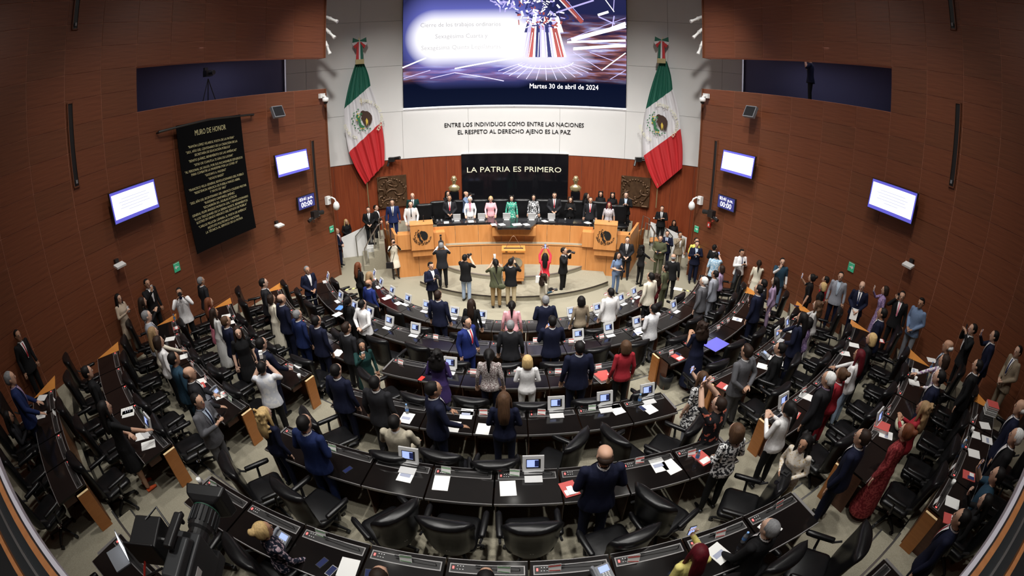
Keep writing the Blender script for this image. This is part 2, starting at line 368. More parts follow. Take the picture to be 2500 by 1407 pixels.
# lectern boxes with seal
def arc_text(s,R,a0,a1,h,m,parent,mtx,name='lettering'):
    me=None; vs=[];fs=[]; n=len(s)
    for k,ch in enumerate(s):
        if ch==' ': continue
        t=text_mesh(ch,h,.004); a=rad(a0+(a1-a0)*(k+.5)/n); co=[v.co.copy() for v in t.vertices]
        inv=a1>a0
        for v in co:
            if inv: th=a+PI/2; 
            else: th=a-PI/2
            x,y=v.x,v.y; 
            px=R*math.cos(a)+x*math.cos(th)-y*math.sin(th); py=R*math.sin(a)+x*math.sin(th)+y*math.cos(th); v.x,v.y=px,py
        o=len(vs); vs+=[tuple(v) for v in co]; fs+=[tuple(i+o for i in p.vertices) for p in t.polygons]; bpy.data.meshes.remove(t)
    me=bpy.data.meshes.new(name); me.from_pydata(vs,[],fs); me.materials.append(M(m)); o=bpy.data.objects.new(name,me); COL.objects.link(o)
    o.parent=parent; o.matrix_world=mtx; return o
def seal_parts(cols,flag=False):
    """national seal: eagle in profile on a cactus with a snake, half wreath below. unit circle"""
    ea,sn,ca,le,st=cols; b=MB(); ns=['a']
    def pl(pts,m,z=0.): 
        P=[Vector((x,y,z)) for x,y in pts]; Q=[p+Vector((0,0,.05)) for p in P]; n=len(P)
        b.add(P+Q,[tuple(range(n,2*n))]+[(k,(k+1)%n,(k+1)%n+n,k+n) for k in range(n)],m)
    # wings and body
    pl([(.15,.72),(.38,.70),(.62,.52),(.78,.25),(.80,-.05),(.70,-.35),(.50,-.58),(.42,-.38),(.36,-.62),(.24,-.42),(.20,-.60),(.08,-.38),(-.02,-.25),(-.10,.0),(-.22,.10),(-.10,.30),(.02,.50)],0)
    pl([(-.10,.30),(-.26,.52),(-.20,.72),(-.02,.80),(.12,.74),(.15,.72),(.02,.50)],0,.02)
    pl([(-.26,.60),(-.44,.56),(-.30,.50)],4,.02)
    pl([(.20,-.10),(.26,-.62),(.34,-.30),(.40,-.60),(.42,-.15),(.30,.1)],4,.03)
    for k in range(12):   # snake
        a=k/11; x=-.62+.5*a; y=.25+.34*math.sin(a*9)*.5+.15*a; b.box((x,y,.06),(.09,.11,.05),1,rz=a*5)
    for (x,y,rx,ry) in ((-.35,-.1,.12,.2),(-.5,.1,.1,.16),(-.3,-.42,.13,.2),(-.15,-.6,.12,.14),(-.55,.34,.09,.13),(0,-.66,.1,.1)):
        pl([(x+rx*math.cos(t),y+ry*math.sin(t)) for t in np.linspace(0,2*PI,9)[:-1]],2,.03)
    for (x,y) in ((-.5,.52),(-.42,.26),(-.58,-.02),(-.2,-.80),(.02,-.8)): pl([(x+.07*math.cos(t),y+.07*math.sin(t)) for t in np.linspace(0,2*PI,7)[:-1]],4,.05)
    for k in range(15):   # wreath
        a=rad(110+k*13.5); x,y=.97*math.cos(a),.97*math.sin(a); d=a+PI/2+(.5 if k%2 else -.5)
        pl([(x,y),(x+.12*math.cos(d-.5),y+.12*math.sin(d-.5)),(x+.22*math.cos(d),y+.22*math.sin(d)),(x+.12*math.cos(d+.5),y+.12*math.sin(d+.5))],3,.02)
    return b,[ea,sn,ca,le,st]
def lectern_box(a,lab,sg):
    t=empty('rostrum_lectern',dp(a,1.18),-rad(a),label=lab,cat='lectern')
    b=MB(); b.box((0,-.02,.50),(.88,.62,.98)); b.box((0,-.02,1.01),(.90,.64,.03)); b.build('body','dais_wood',t)
    b=MB(); b.box((0,.0,-.13),(.8,.5,.26)); b.build('foot','dais_wood',t)
    for s_,w_ in ((-1,.52 if sg<0 else .46),(1,.46 if sg<0 else .52)):
        b=MB(); b.box((s_*(.45+w_/2),.12,.30),(w_-.02,.5,.60)); b.build('side_block','dais_wood',t)
    bb,ms=seal_parts(['black_plastic']*5); co=bb.build('seal',ms,t); co.matrix_parent_inverse=Matrix.Identity(4)
    co.location=(0,-.335,.56); co.rotation_euler=(PI/2,0,0); co.scale=(.28,.28,.28)
    bpy.context.view_layer.update()
    arc_text('SENADO DE LA REPUBLICA',.335,185,355,.085,'black_plastic',t,t.matrix_world@Matrix.Translation((0,-.335,.56))@Matrix.Rotation(PI/2,4,'X'))
    b=MB(); b.tube([(.1,.1,1.02),(.1,.08,1.22),(.1,-.02,1.3)],.008,6); b.tube([(.1,.1,1.02),(.1,.1,1.04)],.03,8); b.build('microphone','black_plastic',t)
    return t
lectern_box(-12.85*1.02,'tall orange wood lectern with black seal, held by the man in pale grey suit',-1)
lectern_box(12.75*1.02,'tall orange wood lectern with black seal below the woman with red hair',1)
# centre lectern
t=empty('lectern',(-.02,15.75,.34),0,label='free-standing orange wood lectern with silver seal on the stage before the rostrum',cat='lectern')
b=MB(); b.box((0,0,.06),(.74,.5,.12)); b.box((0,0,.62),(.78,.52,1.02)); b.build('body','dais_wood',t)
b=MB(); b.box((0,-.01,1.16),(.84,.6,.07)); b.build('top','orange_wood',t)
b=MB(); b.box((0,-.05,1.20),(.70,.08,.02)); b.box((-.25,-.315,1.16),(.08,.01,.02)); b.box((.05,-.315,1.16),(.05,.01,.02)); b.build('console','black_plastic',t)
b=MB(); b.tube([(-.28,.0,1.2),(-.05,.02,1.62)],.008,6); b.tube([(.28,0,1.2),(.05,.02,1.62)],.008,6); b.tube([(-.05,.02,1.62),(0,-.03,1.66)],.014,6); b.tube([(.05,.02,1.62),(0,-.03,1.66)],.014,6); b.build('microphone','steel',t)
bb,ms=seal_parts(['silver_relief']*5); co=bb.build('seal',ms,t); co.location=(0.1,-.27,.72); co.rotation_euler=(PI/2,0,0); co.scale=(.27,.27,.4)
# black marble panel with motto, words on the wall
t=empty('motto_panel',(0,0,0),label='black polished panel with gold words LA PATRIA ES PRIMERO above the rostrum',cat='wall panel')
a0,zt=baz(1126,382); a1,_=baz(1388,382)
b=MB(); arc_slab(b,bpt,a0,a1,1.2,4.16,.10,.0,8); b.build('slab','black_gloss',t)
b=MB(); arc_slab(b,bpt,a0,a1,4.16,4.19,.11,.0,8); b.build('top_edge','steel',t)
def bend_back(z0,off,w=1.): return lambda x,y,z: tuple(bpt(math.degrees(x/(BR-off))*w,z0+y,off+z))
def wall_words(s,z,size,wid,m,lab,off=.02,par=None,nm='wall_lettering'):
    me_o=text_obj(s,nm,m,size,ext=.015,width=wid,bend=bend_back(z,off),bold=True)
    if par: me_o.parent=par; me_o.name='lettering'
    else: tag(me_o,lab,'lettering')
    return me_o
_,zl=baz(1258,413); wl=2*PI*(BR-.12)/360*(baz(1374,413)[0]-baz(1143,413)[0])
wall_words('LA PATRIA ES PRIMERO',zl,.36,wl,'letter_gold','',.12,t)
_,z1=baz(1258,303); w1=2*PI*BR/360*(baz(1430,303)[0]-baz(1090,303)[0]); wall_words('ENTRE LOS INDIVIDUOS COMO ENTRE LAS NACIONES',z1,.28,w1,'letter_dark','dark wall words reading ENTRE LOS INDIVIDUOS COMO ENTRE LAS NACIONES')
_,z2=baz(1258,321); w2=2*PI*BR/360*(baz(1395,321)[0]-baz(1120,321)[0]); wall_words('EL RESPETO AL DERECHO AJENO ES LA PAZ',z2,.28,w2,'letter_dark','dark wall words reading EL RESPETO AL DERECHO AJENO ES LA PAZ')
# ================================================================ big curved LED screen
def scr_material():
    m=bpy.data.materials.new('screen_picture'); m.use_nodes=True; nt=m.node_tree; N=nt.nodes; L=nt.links; N.clear()
    out=N.new('ShaderNodeOutputMaterial'); em=N.new('ShaderNodeEmission'); L.new(em.outputs[0],out.inputs[0])
    uv=N.new('ShaderNodeUVMap'); sep=N.new('ShaderNodeSeparateXYZ'); L.new(uv.outputs[0],sep.inputs[0])
    def math_(op,a,b=None,c=None,clamp=False):
        n=N.new('ShaderNodeMath'); n.operation=op; n.use_clamp=clamp
        for i,v in enumerate((a,b,c)):
            if v is None: continue
            if isinstance(v,(int,float)): n.inputs[i].default_value=v
            else: L.new(v,n.inputs[i])
        return n.outputs[0]
    u,v=sep.outputs[0],sep.outputs[1]
    # u 0..1 across, v 0..1 from bottom (v=1 about 2.7x the visible height is above the frame)
    def caps(u0,u1,v0,rx,ry,soft):
        du=math_('MAXIMUM',math_('SUBTRACT',u0,u),math_('SUBTRACT',u,u1)); du=math_('MAXIMUM',du,0.)
        du=math_('DIVIDE',du,rx); dv=math_('DIVIDE',math_('SUBTRACT',v,v0),ry)
        d=math_('SQRT',math_('ADD',math_('MULTIPLY',du,du),math_('MULTIPLY',dv,dv)))
        return math_('SUBTRACT',1.,math_('DIVIDE',math_('SUBTRACT',d,1-soft),2*soft),clamp=True)
    g1=caps(.15,.47,.52,.11,.18,.30); g2=caps(.15,.50,.53,.12,.25,.62); g3=caps(.58,.70,.36,.09,.10,.8)
    def noise(sx,sy,rot,det,sc):
        mp=N.new('ShaderNodeMapping'); mp.inputs['Scale'].default_value=(sx,sy,1); mp.inputs['Rotation'].default_value=(0,0,rot); L.new(uv.outputs[0],mp.inputs[0])
        n=N.new('ShaderNodeTexNoise'); n.inputs['Scale'].default_value=sc; n.inputs['Detail'].default_value=det; L.new(mp.outputs[0],n.inputs[0]); return n.outputs[0]
    def ramp(f,els):
        r=N.new('ShaderNodeValToRGB'); e=r.color_ramp.elements
        e[0].position,e[0].color=els[0][0],els[0][1]+(1,); e[1].position,e[1].color=els[-1][0],els[-1][1]+(1,)
        for p,c in els[1:-1]: q=e.new(p); q.color=c+(1,)
        L.new(f,r.inputs[0]); return r.outputs[0]
    def mix(f,a,b,bt='MIX'):
        n=N.new('ShaderNodeMix'); n.data_type='RGBA'; n.blend_type=bt
        if isinstance(f,(int,float)): n.inputs[0].default_value=f
        else: L.new(f,n.inputs[0])
        for i,x in ((6,a),(7,b)):
            if isinstance(x,tuple): n.inputs[i].default_value=x+(1,)
            else: L.new(x,n.inputs[i])
        return n.outputs[2]
    base=ramp(v,[(0,(.005,.008,.024)),(.16,(.003,.005,.018)),(.5,(.010,.014,.06)),(1,(.02,.02,.07))])
    floor_n=ramp(noise(1.2,6,.35,5,5),[(.30,(.01,.01,.05)),(.44,(.10,.04,.05)),(.52,(.28,.10,.09)),(.60,(.30,.28,.55)),(.70,(.9,.85,1.))])
    band=math_('MULTIPLY',math_('MULTIPLY',math_('SUBTRACT',v,.175),14,clamp=True),math_('MULTIPLY',math_('SUBTRACT',.72,v),5,clamp=True))
    band2=math_('MULTIPLY',band,math_('ADD',math_('MULTIPLY',math_('SUBTRACT',u,.50),6,clamp=True),math_('MULTIPLY',math_('SUBTRACT',.36,v),10,clamp=True),clamp=True))
    c=mix(math_('MULTIPLY',band2,.85),base,floor_n)
    c=mix(math_('MULTIPLY',g2,.75),c,(.22,.24,.85)); c=mix(g3,c,(.75,.72,1.)); c=mix(g1,c,(1.,.98,1.))
    L.new(c,em.inputs[0]); em.inputs[1].default_value=1.25; MATS['screen_picture']=m
scr_material()
mat('glow_white',(1,1,1),.5,emit=(1,.98,1),es=1.5); mat('glow_lilac',(.5,.5,.8),.5,emit=(.55,.50,.95),es=1.0); mat('glow_rust',(.5,.1,.1),.5,emit=(.45,.10,.09),es=.9)
mat('glow_navy',(.02,.02,.1),.5,emit=(.03,.035,.16),es=1.); mat('glow_text',(.7,.7,.7),.5,emit=(.42,.42,.44),es=1.)
sa0,szb=baz(985,262); sa1,_=baz(1528,264); szb=6.50; SZT=12.75
scr=empty('led_screen',(0,0,0),label='huge curved LED screen on the white wall showing a silver sculpture and the date',cat='screen')
b=MB(); arc_slab(b,bpt,sa0-.05,sa1+.05,szb-.03,SZT,.10,.0,20); b.build('casing','black_plastic',scr)
n=24; b=MB(); uvs=[]
for k in range(n+1):
    a=sa0+(sa1-sa0)*k/n; b.v+=[tuple(bpt(a,szb,.106)),tuple(bpt(a,SZT,.106))]
for k in range(n): b.f.append((2*k,2*k+1,2*k+3,2*k+2)); b.m.append(0)
o=b.build('display','screen_picture',scr); uvl=o.data.uv_layers.new(name='UVMap')
for li,l in enumerate(o.data.loops): vi=l.vertex_index; uvl.data[li].uv=((vi//2)/n,float(vi%2))
b=MB(); arc_slab(b,bpt,sa0-.05,sa1+.05,szb-.05,szb,.115,.0,20); b.build('bottom_edge','glow_white',scr)
def sp(px,py,off=.112):   # a point of the shown picture, read off the photograph, on the screen surface
    a,z=baz(px,py); return bpt(a,z,off)
def strip(b,x0,y0,x1,y1,w,mi,off=.114):
    d=Vector((x1-x0,y1-y0)); d.normalize(); nx,ny=-d.y*w/2,d.x*w/2
    b.poly([sp(x0+nx,y0+ny,off),sp(x1+nx,y1+ny,off),sp(x1-nx,y1-ny,off),sp(x0-nx,y0-ny,off)][::-1],mi)
b=MB(); rnd=random.Random(3); mi={'w':0,'l':1,'r':2,'n':3}
for k in range(8): b.poly([sp(1280+k*12,80,.112),sp(1292+k*9,42,.112),sp(1301+k*9,42,.112),sp(1292+k*12,80,.112)],(3,0,1,3,0,3,1,0)[k])
for k in range(18):   # pedestal of the sculpture, slat by slat round the curve
    x0,x1=1277+k*5.9,1283+k*5.9; t0,t1=1290+k*4,1294+k*4; b.poly([sp(x0,140,.113),sp(t0,61,.113),sp(t1,61,.113),sp(x1,140,.113)],(1,1,2,2,0,3,3,1,0,1,3,3,1,0,2,2,2,0)[k])
for k in range(9):
    x0=1279+k*11.5; x1=1292+k*8; strip(b,x0,139,x1,80,1.6,0,.115)
for k in range(13): 
    a=rad(200+k*12); strip(b,1330+58*math.cos(a)*1.0,150-10*math.sin(a),1330+110*math.cos(a)*1.1,162-34*math.sin(a),1.6,1,.115)
for k in range(13):
    a=rad(200+k*12); a2=rad(212+k*12); strip(b,1330+70*math.cos(a),152-16*math.sin(a),1330+70*math.cos(a2),152-16*math.sin(a2),1.8,0,.116)
for k in range(150):
    x=rnd.gauss(1320,30); y=rnd.uniform(2,68); r=rnd.uniform(2,8); a=rnd.uniform(0,PI)
    strip(b,x-r*math.cos(a),y-r*math.sin(a),x+r*math.cos(a),y+r*math.sin(a),rnd.uniform(1.5,5),rnd.choice((0,0,1,2,3,3)),.113+k*.00005)
for k in range(24):
    x=rnd.gauss(1235,16); y=rnd.uniform(2,26); a=rnd.uniform(0,PI); r=rnd.uniform(3,8); strip(b,x-r*math.cos(a),y-r*math.sin(a),x+r*math.cos(a),y+r*math.sin(a),3,rnd.choice((0,1,1)),.114+k*.00005)
strip(b,1362,-10,1422,56,9,2); strip(b,1358,-8,1416,54,2.5,0,.1145); strip(b,1370,-12,1425,50,1.5,1,.1145)
for (x0,y0,x1,y1,w_,c_) in ((1358,32,1450,2,4,1),(1395,98,1528,64,10,0),(1385,104,1528,100,5,0),(1400,120,1528,112,7,0),(1385,98,1528,45,1.5,1),(1460,38,1486,30,6,0),(1462,42,1502,60,3,1),(1490,72,1528,58,8,0),(1500,40,1495,70,3,1),(1478,0,1500,30,2,0),(1500,0,1498,28,2,1),(1110,168,1255,142,3,0),(982,166,1040,142,3,0),(985,192,1050,172,1.5,1),(1050,192,1110,178,1.5,1),(1110,178,1190,190,2,1),(1190,190,1230,198,2,1),(1490,194,1528,172,1.5,1),(1400,128,1470,172,1.5,1),(1440,128,1500,150,1.5,1),(1470,172,1528,130,2.5,0)): strip(b,x0,y0,x1,y1,w_,c_)
b.build('picture',['glow_white','glow_lilac','glow_rust','glow_navy'],scr)
def scr_words(s,px0,px1,py,size,m,bold=False):
    a0,z=baz((px0+px1)/2,py); b0,_=baz(px0,py); b1,_=baz(px1,py); R=BR-.125; wd=rad(b1-b0)*R
    def bend(x,y,zz): return tuple(bpt(a0+math.degrees(x/R),z+y,.125+zz))
    text_obj(s,'lettering',m,size,ext=.002,width=wd,bend=bend,parent=scr,bold=bold)
scr_words('Cierre de los trabajos ordinarios',1026,1222,61,.30,'glow_text'); scr_words('Sexagésima Cuarta y',1062,1190,89,.30,'glow_text'); scr_words('Sexagésima Quinta Legislaturas',1028,1222,116,.30,'glow_text')
scr_words('Martes 30 de abril de 2024',1293,1461,212,.33,'glow_white',True)
# ================================================================ flags
def flag(L,lab):
    """L: outline sections as (left,right) pixel pairs, top to bottom, on a plane 0.25 m off the back wall"""
    t=empty('flag_on_pole',(0,0,0),label=lab,cat='flag',group=None)
    (px,py0,py1)=L['pole']; a,zt=baz(px[0],py0); a2,zb=baz(px[1],py1); b=MB(); b.tube([bpt(a,zt,.2),bpt(a2,zb-.5,.2)],.03,8); b.tube([bpt(a,zt+.12,.2),bpt(a,zt-.05,.2)],[.002,.05],8); b.build('pole','gold',t)
    secs=L['secs']; mats=['flag_green','flag_white','flag_red']
    def P(x,y,u,v):
        a,z=baz(x,y); return bpt(a,z,.30+.07*math.sin(u*26+v*1.5)*min(1,.35+v)+.03*math.sin(u*57+2))
    for k in range(3):
        b=MB(); l0,r0=secs[k]; l1,r1=secs[k+1]; nu,nv=40,10; V=[]
        for j in range(nv+1):
            q=j/nv
            for i in range(nu+1):
                p=i/nu; bl=L.get('bulge',(0,0,0))[k]; 
                x=(l0[0]*(1-q)+l1[0]*q)*(1-p)+(r0[0]*(1-q)+r1[0]*q)*p + (p-.5)*2*bl*math.sin(PI*q)
                y=(l0[1]*(1-q)+l1[1]*q)*(1-p)+(r0[1]*(1-q)+r1[1]*q)*p
                V.append(P(x,y,p,(k+q)/1.5))
        F=[(j*(nu+1)+i,(j+1)*(nu+1)+i,(j+1)*(nu+1)+i+1,j*(nu+1)+i+1) for j in range(nv) for i in range(nu)]
        b.add(V,F); b.build('cloth',mats[k],t,smooth=True)
    cx,cy,pr=L['seal']; a,z=baz(cx,cy); o=bpt(a,z,.41); nx=bpt(a+.5,z,.41)-bpt(a-.5,z,.41); mtx=frame_mat(o,nx,(0,0,1))
    sc_=pr/1130*21.5
    bb,ms=seal_parts(['eagle_brown','leaf_green','leaf_green','leaf_green','yellow']); so=bb.build('seal',ms,t); so.matrix_world=mtx@Matrix.Diagonal((sc_,sc_,sc_*.3,1))
    arc_text('ESTADOS UNIDOS MEXICANOS',sc_*1.62,100,-42,.19,'letter_gold',t,mtx); arc_text('REPUBLICA',sc_*1.72,190,250,.19,'letter_gold',t,mtx)
    # tricolour bow and tie
    bx,by=L['bow']; a,z=baz(bx,by); c=bpt(a,z,.32); ex=(bpt(a+.5,z,.3)-bpt(a-.5,z,.3)).normalized(); ez=Vector((0,0,1))
    def q(x,y,f=0.): return c+ex*x+ez*y-(c-Vector((0,6.5,c.z))).normalized()*f
    b=MB()
    for s_ in (-1,1):
        b.hexa([q(s_*.02,.05),q(s_*.32,.0),q(s_*.30,.22),q(s_*.02,.09)]+[q(s_*.02,.05,.08),q(s_*.32,.0,.08),q(s_*.30,.22,.08),q(s_*.02,.09,.08)],0)
        b.hexa([q(s_*.02,.02),q(s_*.30,-.16),q(s_*.36,-.02),q(s_*.02,.05)]+[q(s_*.02,.02,.06),q(s_*.30,-.16,.06),q(s_*.36,-.02,.06),q(s_*.02,.05,.06)],1)
        b.hexa([q(s_*.02,-.02),q(s_*.20,-.30),q(s_*.28,-.16),q(s_*.04,.02)]+[q(s_*.02,-.02,.1),q(s_*.20,-.30,.1),q(s_*.28,-.16,.1),q(s_*.04,.02,.1)],2)
    b.build('bow',mats,t)
    b=MB()
    for k,(x0,x1) in enumerate(((-.17,-.03),(-.05,.05),(.03,.17))):
        b.hexa([q(x0*.7,0),q(x1*.7,0),q(x1,-.95),q(x0,-.95)]+[q(x0*.7,0,.09),q(x1*.7,0,.09),q(x1,-.95,.12),q(x0,-.95,.12)],(2,1,0)[k] if L['pole'][0][0]<1250 else (0,1,2)[k])
    b.hexa([q(-.19,-.80),q(.19,-.80),q(.19,-1.02),q(-.19,-1.02)]+[q(-.19,-.80,.15),q(.19,-.80,.15),q(.19,-1.02,.16),q(-.19,-1.02,.16)],3)
    b.build('ribbon_tie',mats+['gold'],t)
    return t
flag(dict(pole=((875,898),97,480),secs=[((867,152),(884,152)),((837,266),(902,210)),((849,371),(929,297)),((890,448),(937,398))],seal=(884,291,27),bow=(875,106),bulge=(3,3,3)),'hanging green white red flag with bow, beside the banner-side end of the big screen')
flag(dict(pole=((1619,1605),97,480),secs=[((1614,151),(1630,151)),((1579,266),(1645,219)),((1574,378),(1664,314)),((1607,458),(1668,408))],seal=(1611,300,27),bow=(1618,104),bulge=(3,4,3)),'hanging green white red flag with bow, beside the fire-alarm end of the big screen')
# two busts on black pedestals, two bronze reliefs
for px,lab in ((1109,'gold bust on black pedestal beside the photographer in blue shirt'),(1405,'gold bust on black pedestal next to the end of the motto panel')):
    d=ray(px,470); n_=math.hypot(d[0],d[1]); R=20.6; x,y=d[0]/n_*R,d[1]/n_*R
    t=empty('bust',(x,y,DZ),math.atan2(x,y)*-1,label=lab,cat='bust')
    b=MB(); b.box((0,0,.72),(.42,.38,1.44)); b.build('pedestal','black_gloss',t)
    b=MB(); b.loft([[Vector((rx*math.cos(a),ry*math.sin(a),z)) for a in np.linspace(0,2*PI,13)[:-1]] for z,rx,ry in ((1.44,.16,.13),(1.52,.26,.15),(1.64,.27,.15),(1.72,.16,.11),(1.76,.075,.075),(1.82,.08,.085),(1.88,.105,.115),(1.98,.125,.14),(2.08,.115,.13),(2.15,.07,.08))])
    b.tube([(0,-.13,1.99),(0,-.17,1.94)],[.015,.03],6); b.ell((.12,0,1.97),(.02,.035,.045)); b.ell((-.12,0,1.97),(.02,.035,.045)); b.build('head','gold',t,smooth=True)
for (x0,y0,x1,y1),lab in (((919,430,991,505),'square bronze relief on the wood wall behind the man in navy suit'),((1518,425,1590,503),'square bronze relief on the wood wall next to the thin flagpole and arms-crossed guard')):
    a0,zt=baz(x0,(y0+3)); a1,_=baz(x1,y0); zb=baz((x0+x1)/2,y1)[1]; 
    t=empty('bronze_relief',(0,0,0),label=lab,cat='relief')
    b=MB(); arc_slab(b,bpt,a0,a1,zb,zt,.12,.0,6); b.build('plate','bronze',t)
    b=MB(); rnd=random.Random(int(x0))
    ac,zc=(a0+a1)/2,(zb+zt)/2; hw=(a1-a0)/2; hh=(zt-zb)/2
    for k in range(9):
        pts=[]; u,v=rnd.uniform(-.7,.7),rnd.uniform(-.7,.7); th=rnd.uniform(0,6)
        for j in range(9):
            pts.append(bpt(ac+max(-.95,min(.95,u))*hw,zc+max(-.95,min(.95,v))*hh,.13)); th+=rnd.uniform(-.2,1.0); u+=.16*math.cos(th); v+=.16*math.sin(th)
        b.tube(pts,[.02]+[rnd.uniform(.035,.06)]*7+[.02],6)
    for k in range(14): 
        a=rad(k*13); b.ell(bpt(ac+hw*.85*math.cos(a),zc+hh*.8*math.sin(a),.12),(.06,.05,.06),6,4)
    for k in range(12): b.ell(bpt(ac+hw*rnd.uniform(-.8,.8),zc-hh*rnd.uniform(.35,.8),.12),(.08,.05,.06),7,4)
    for k in range(4): # bead border
        pass
    b.build('figures','bronze',t,smooth=True)
# ================================================================ desks
ORD=['','first','second','third','fourth','fifth','sixth','seventh','eighth','ninth','tenth','eleventh','twelfth','thirteenth','fourteenth','fifteenth','sixteenth','seventeenth','eighteenth','nineteenth']
def steps(a,st,n): return [a+st*k for k in range(n+1)]
ROWS=[] # (row, block, edges)
ROWS.append((1,'c',steps(3.45-9.2*7,9.2,12))); ROWS.append((2,'c',steps(2.3-6.8*9,6.8,18)))
ROWS+= [(3,'c',steps(14.8-5.3*6,5.3,6)),(3,'l',steps(-22.5-5.3*6,5.3,6)),(3,'r',steps(20.8,5.22,6))]
ROWS+= [(4,'c',steps(14.8-4.55*7,4.55,7)),(4,'l',steps(-22.4-4.35*6,4.35,6)),(4,'r',steps(21.0,4.23,6))]
ROWS+= [(5,'c',steps(14.7-3.97*8,3.97,8)),(5,'l',steps(-21.8-3.78*6,3.78,6)),(5,'r',steps(19.5,3.84,6))]
ROWS+= [(6,'c',steps(14.65-3.505*9,3.505,9)),(6,'l',steps(-21.5-3.36*5,3.36,5)),(6,'r',steps(19.2,3.5,5))]
ROWS+= [(7,'l',steps(-21.3-3.03*4,3.03,4)),(7,'r',steps(19.2,3.1,4)),(7,'cl',steps(-16.8,3.1,2)),(7,'cr',steps(14.7-6.2,3.1,2))]
DESK=[]
BN={'c':'centre block','l':'banner-side block','r':'fire-alarm-side block','cl':'centre block','cr':'centre block'}
ROWN={1:'first',2:'second',3:'third',4:'fourth',5:'fifth',6:'sixth',7:'last'}
def seatname(i,blk,k,n):
    """where a seat stands, in words counted from things one can find"""
    if blk=='c': return 'counted from the banner-side aisle' if i>2 else 'counted from the banner side'
    if blk=='l': return 'counted from the banner wall'
    if blk=='r': return 'counted from the aisle'
    return 'counted from the aisle'
def plabel(what,i,blk,k):
    b={'c':'centre','l':'banner-side','r':'alarm-side','cl':'centre','cr':'centre'}[blk]
    fr={'c':'banner end','l':'banner wall','r':'aisle','cl':'banner-side aisle','cr':'alarm-side aisle'}[blk]
    kk=k
    if blk=='cr': kk=1-k
    return '%s, %s row, %s block, %s from the %s'%(what,ROWN[i],b,ORD[kk+1],fr)
def desk(i,blk,k,p0,p1,n):
    r=rr(i); zt=dz(i); zf=fz(i); g=.006/ r*57.3+.03
    a,c=p0+g,p1-g; me_c=pol(r+.32,(p0+p1)/2,zf)
    t=empty('senator_desk',me_c,label=plabel('dark wood desk with glossy top',i,blk,k),cat='desk',group='dark desks in curved rows')
    L=lambda rho,phi,z: pol(rho,phi,z)-me_c
    def ring(b,r0,r1,z0,z1,a0,a1,mi=0,seg=2):
        b.loft([[L(r0,p,z0),L(r1,p,z0),L(r1,p,z1),L(r0,p,z1)] for p in np.linspace(a0,a1,seg+1)],mi)
    b=MB(); ring(b,r,r+DEP,zt-.035,zt,a,c); b.build('worktop','desk_top',t)
    b=MB(); ring(b,r+DEP,r+DEP+.012,zt-.035,zt+.003,a,c); b.build('edge_strip','desk_edge',t); b=MB(); ring(b,r-.008,r,zt-.035,zt+.003,a,c); b.build('edge_strip','desk_edge',t)
    w=c-a
    b=MB(); ring(b,r+.07,r+.17,zt,zt+.006,a+.05*w,c-.05*w,0,3); b.build('console','desk_console',t)
    b=MB(); ring(b,r+.055,r+.185,zt,zt+.003,a+.035*w,c-.035*w,0,3); b.build('console_frame','desk_edge',t)
    b=MB(); ring(b,r+.10,r+.135,zt+.006,zt+.012,a+.072*w,a+.094*w,0,1); b.build('red_button','red_lamp',t)
    b=MB()
    for q in range(3):
        ring(b,r+.087,r+.096,zt+.006,zt+.010,a+(.13+.035*q)*w,a+(.141+.035*q)*w,0,1); ring(b,r+.132,r+.138,zt+.006,zt+.010,a+(.125+.035*q)*w,a+(.14+.035*q)*w,0,1)
    b.build('keypad','key_white',t,kind='stuff')
    b=MB(); x0=L(r+.12,c-.10*w,zt+.01); x1=L(r+.10,a+.42*w,zt+.03); b.tube([x0,x0+Vector((0,0,.05)),(x0+x1)/2+Vector((0,0,.05)),x1+Vector((0,0,.02))],.006,5); b.tube([x1+Vector((0,0,.02)),x1+(x1-x0).normalized()*.05+Vector((0,0,.02))],.011,6); b.build('microphone','black_plastic',t)
    b=MB(); ring(b,r-.01,r+.02,max(zf-.35 if i>1 else 0,0),zt-.036,a,c); b.build('front_panel','front_wood',t)
    b=MB(); ring(b,r+.02,r+.55,zf,zt-.036,a,a+.02*w,0,1); b.build('side_panel','desk_wood',t)
    b=MB(); ring(b,r+.30,r+.56,zt-.17,zt-.04,a+.06*w,c-.06*w,0,1); b.build('drawer','desk_wood',t)
    DESK.append(dict(i=i,b=blk,k=k,p0=p0,p1=p1,n=n,o=t))
    return t
for (i,blk,ed) in ROWS:
    for k in range(len(ed)-1): desk(i,blk,k,ed[k],ed[k+1],len(ed)-1)
# orange end panels and wedges
def endp(i,phi,sg,lab,m='end_wood',WD=.26):
    r=rr(i); zt=dz(i); c=pol(r+.3,phi,fz(i)); t=empty('desk_end_panel',c,label=lab,cat='desk panel')
    b=MB(); p0=phi; p1=phi+sg*.045/r*57.3; 
    b.loft([[pol(r+.01,p,fz(i)-.0)-c,pol(r+WD,p,fz(i))-c,pol(r+WD,p,zt-.04)-c,pol(r+.01,p,zt-.04)-c] for p in ((p0,p1) if p0<p1 else (p1,p0))]); b.build('board',m,t)
    b=MB(); b.loft([[pol(r+.01,p,zt-.05)-c,pol(r+WD,p,zt-.05)-c,pol(r+WD,p,zt-.036)-c,pol(r+.01,p,zt-.036)-c] for p in ((p0,p1) if p0<p1 else (p1,p0))]); b.build('top_edge','desk_edge' if m!='end_wood' else 'end_cap',t)
for i,phi in ((3,-22.4),(4,-22.3),(5,-21.7),(6,-21.4),(7,-21.2)): endp(i,phi,1,'orange wood end panel of the %s row at the banner-side aisle, wall block'%ROWN[i])
for i,phi in ((3,20.7),(4,20.9),(5,19.4),(6,19.1),(7,19.1)): endp(i,phi,-1,'orange wood end panel of the %s desk row at the alarm-side aisle, wall block'%ROWN[i])
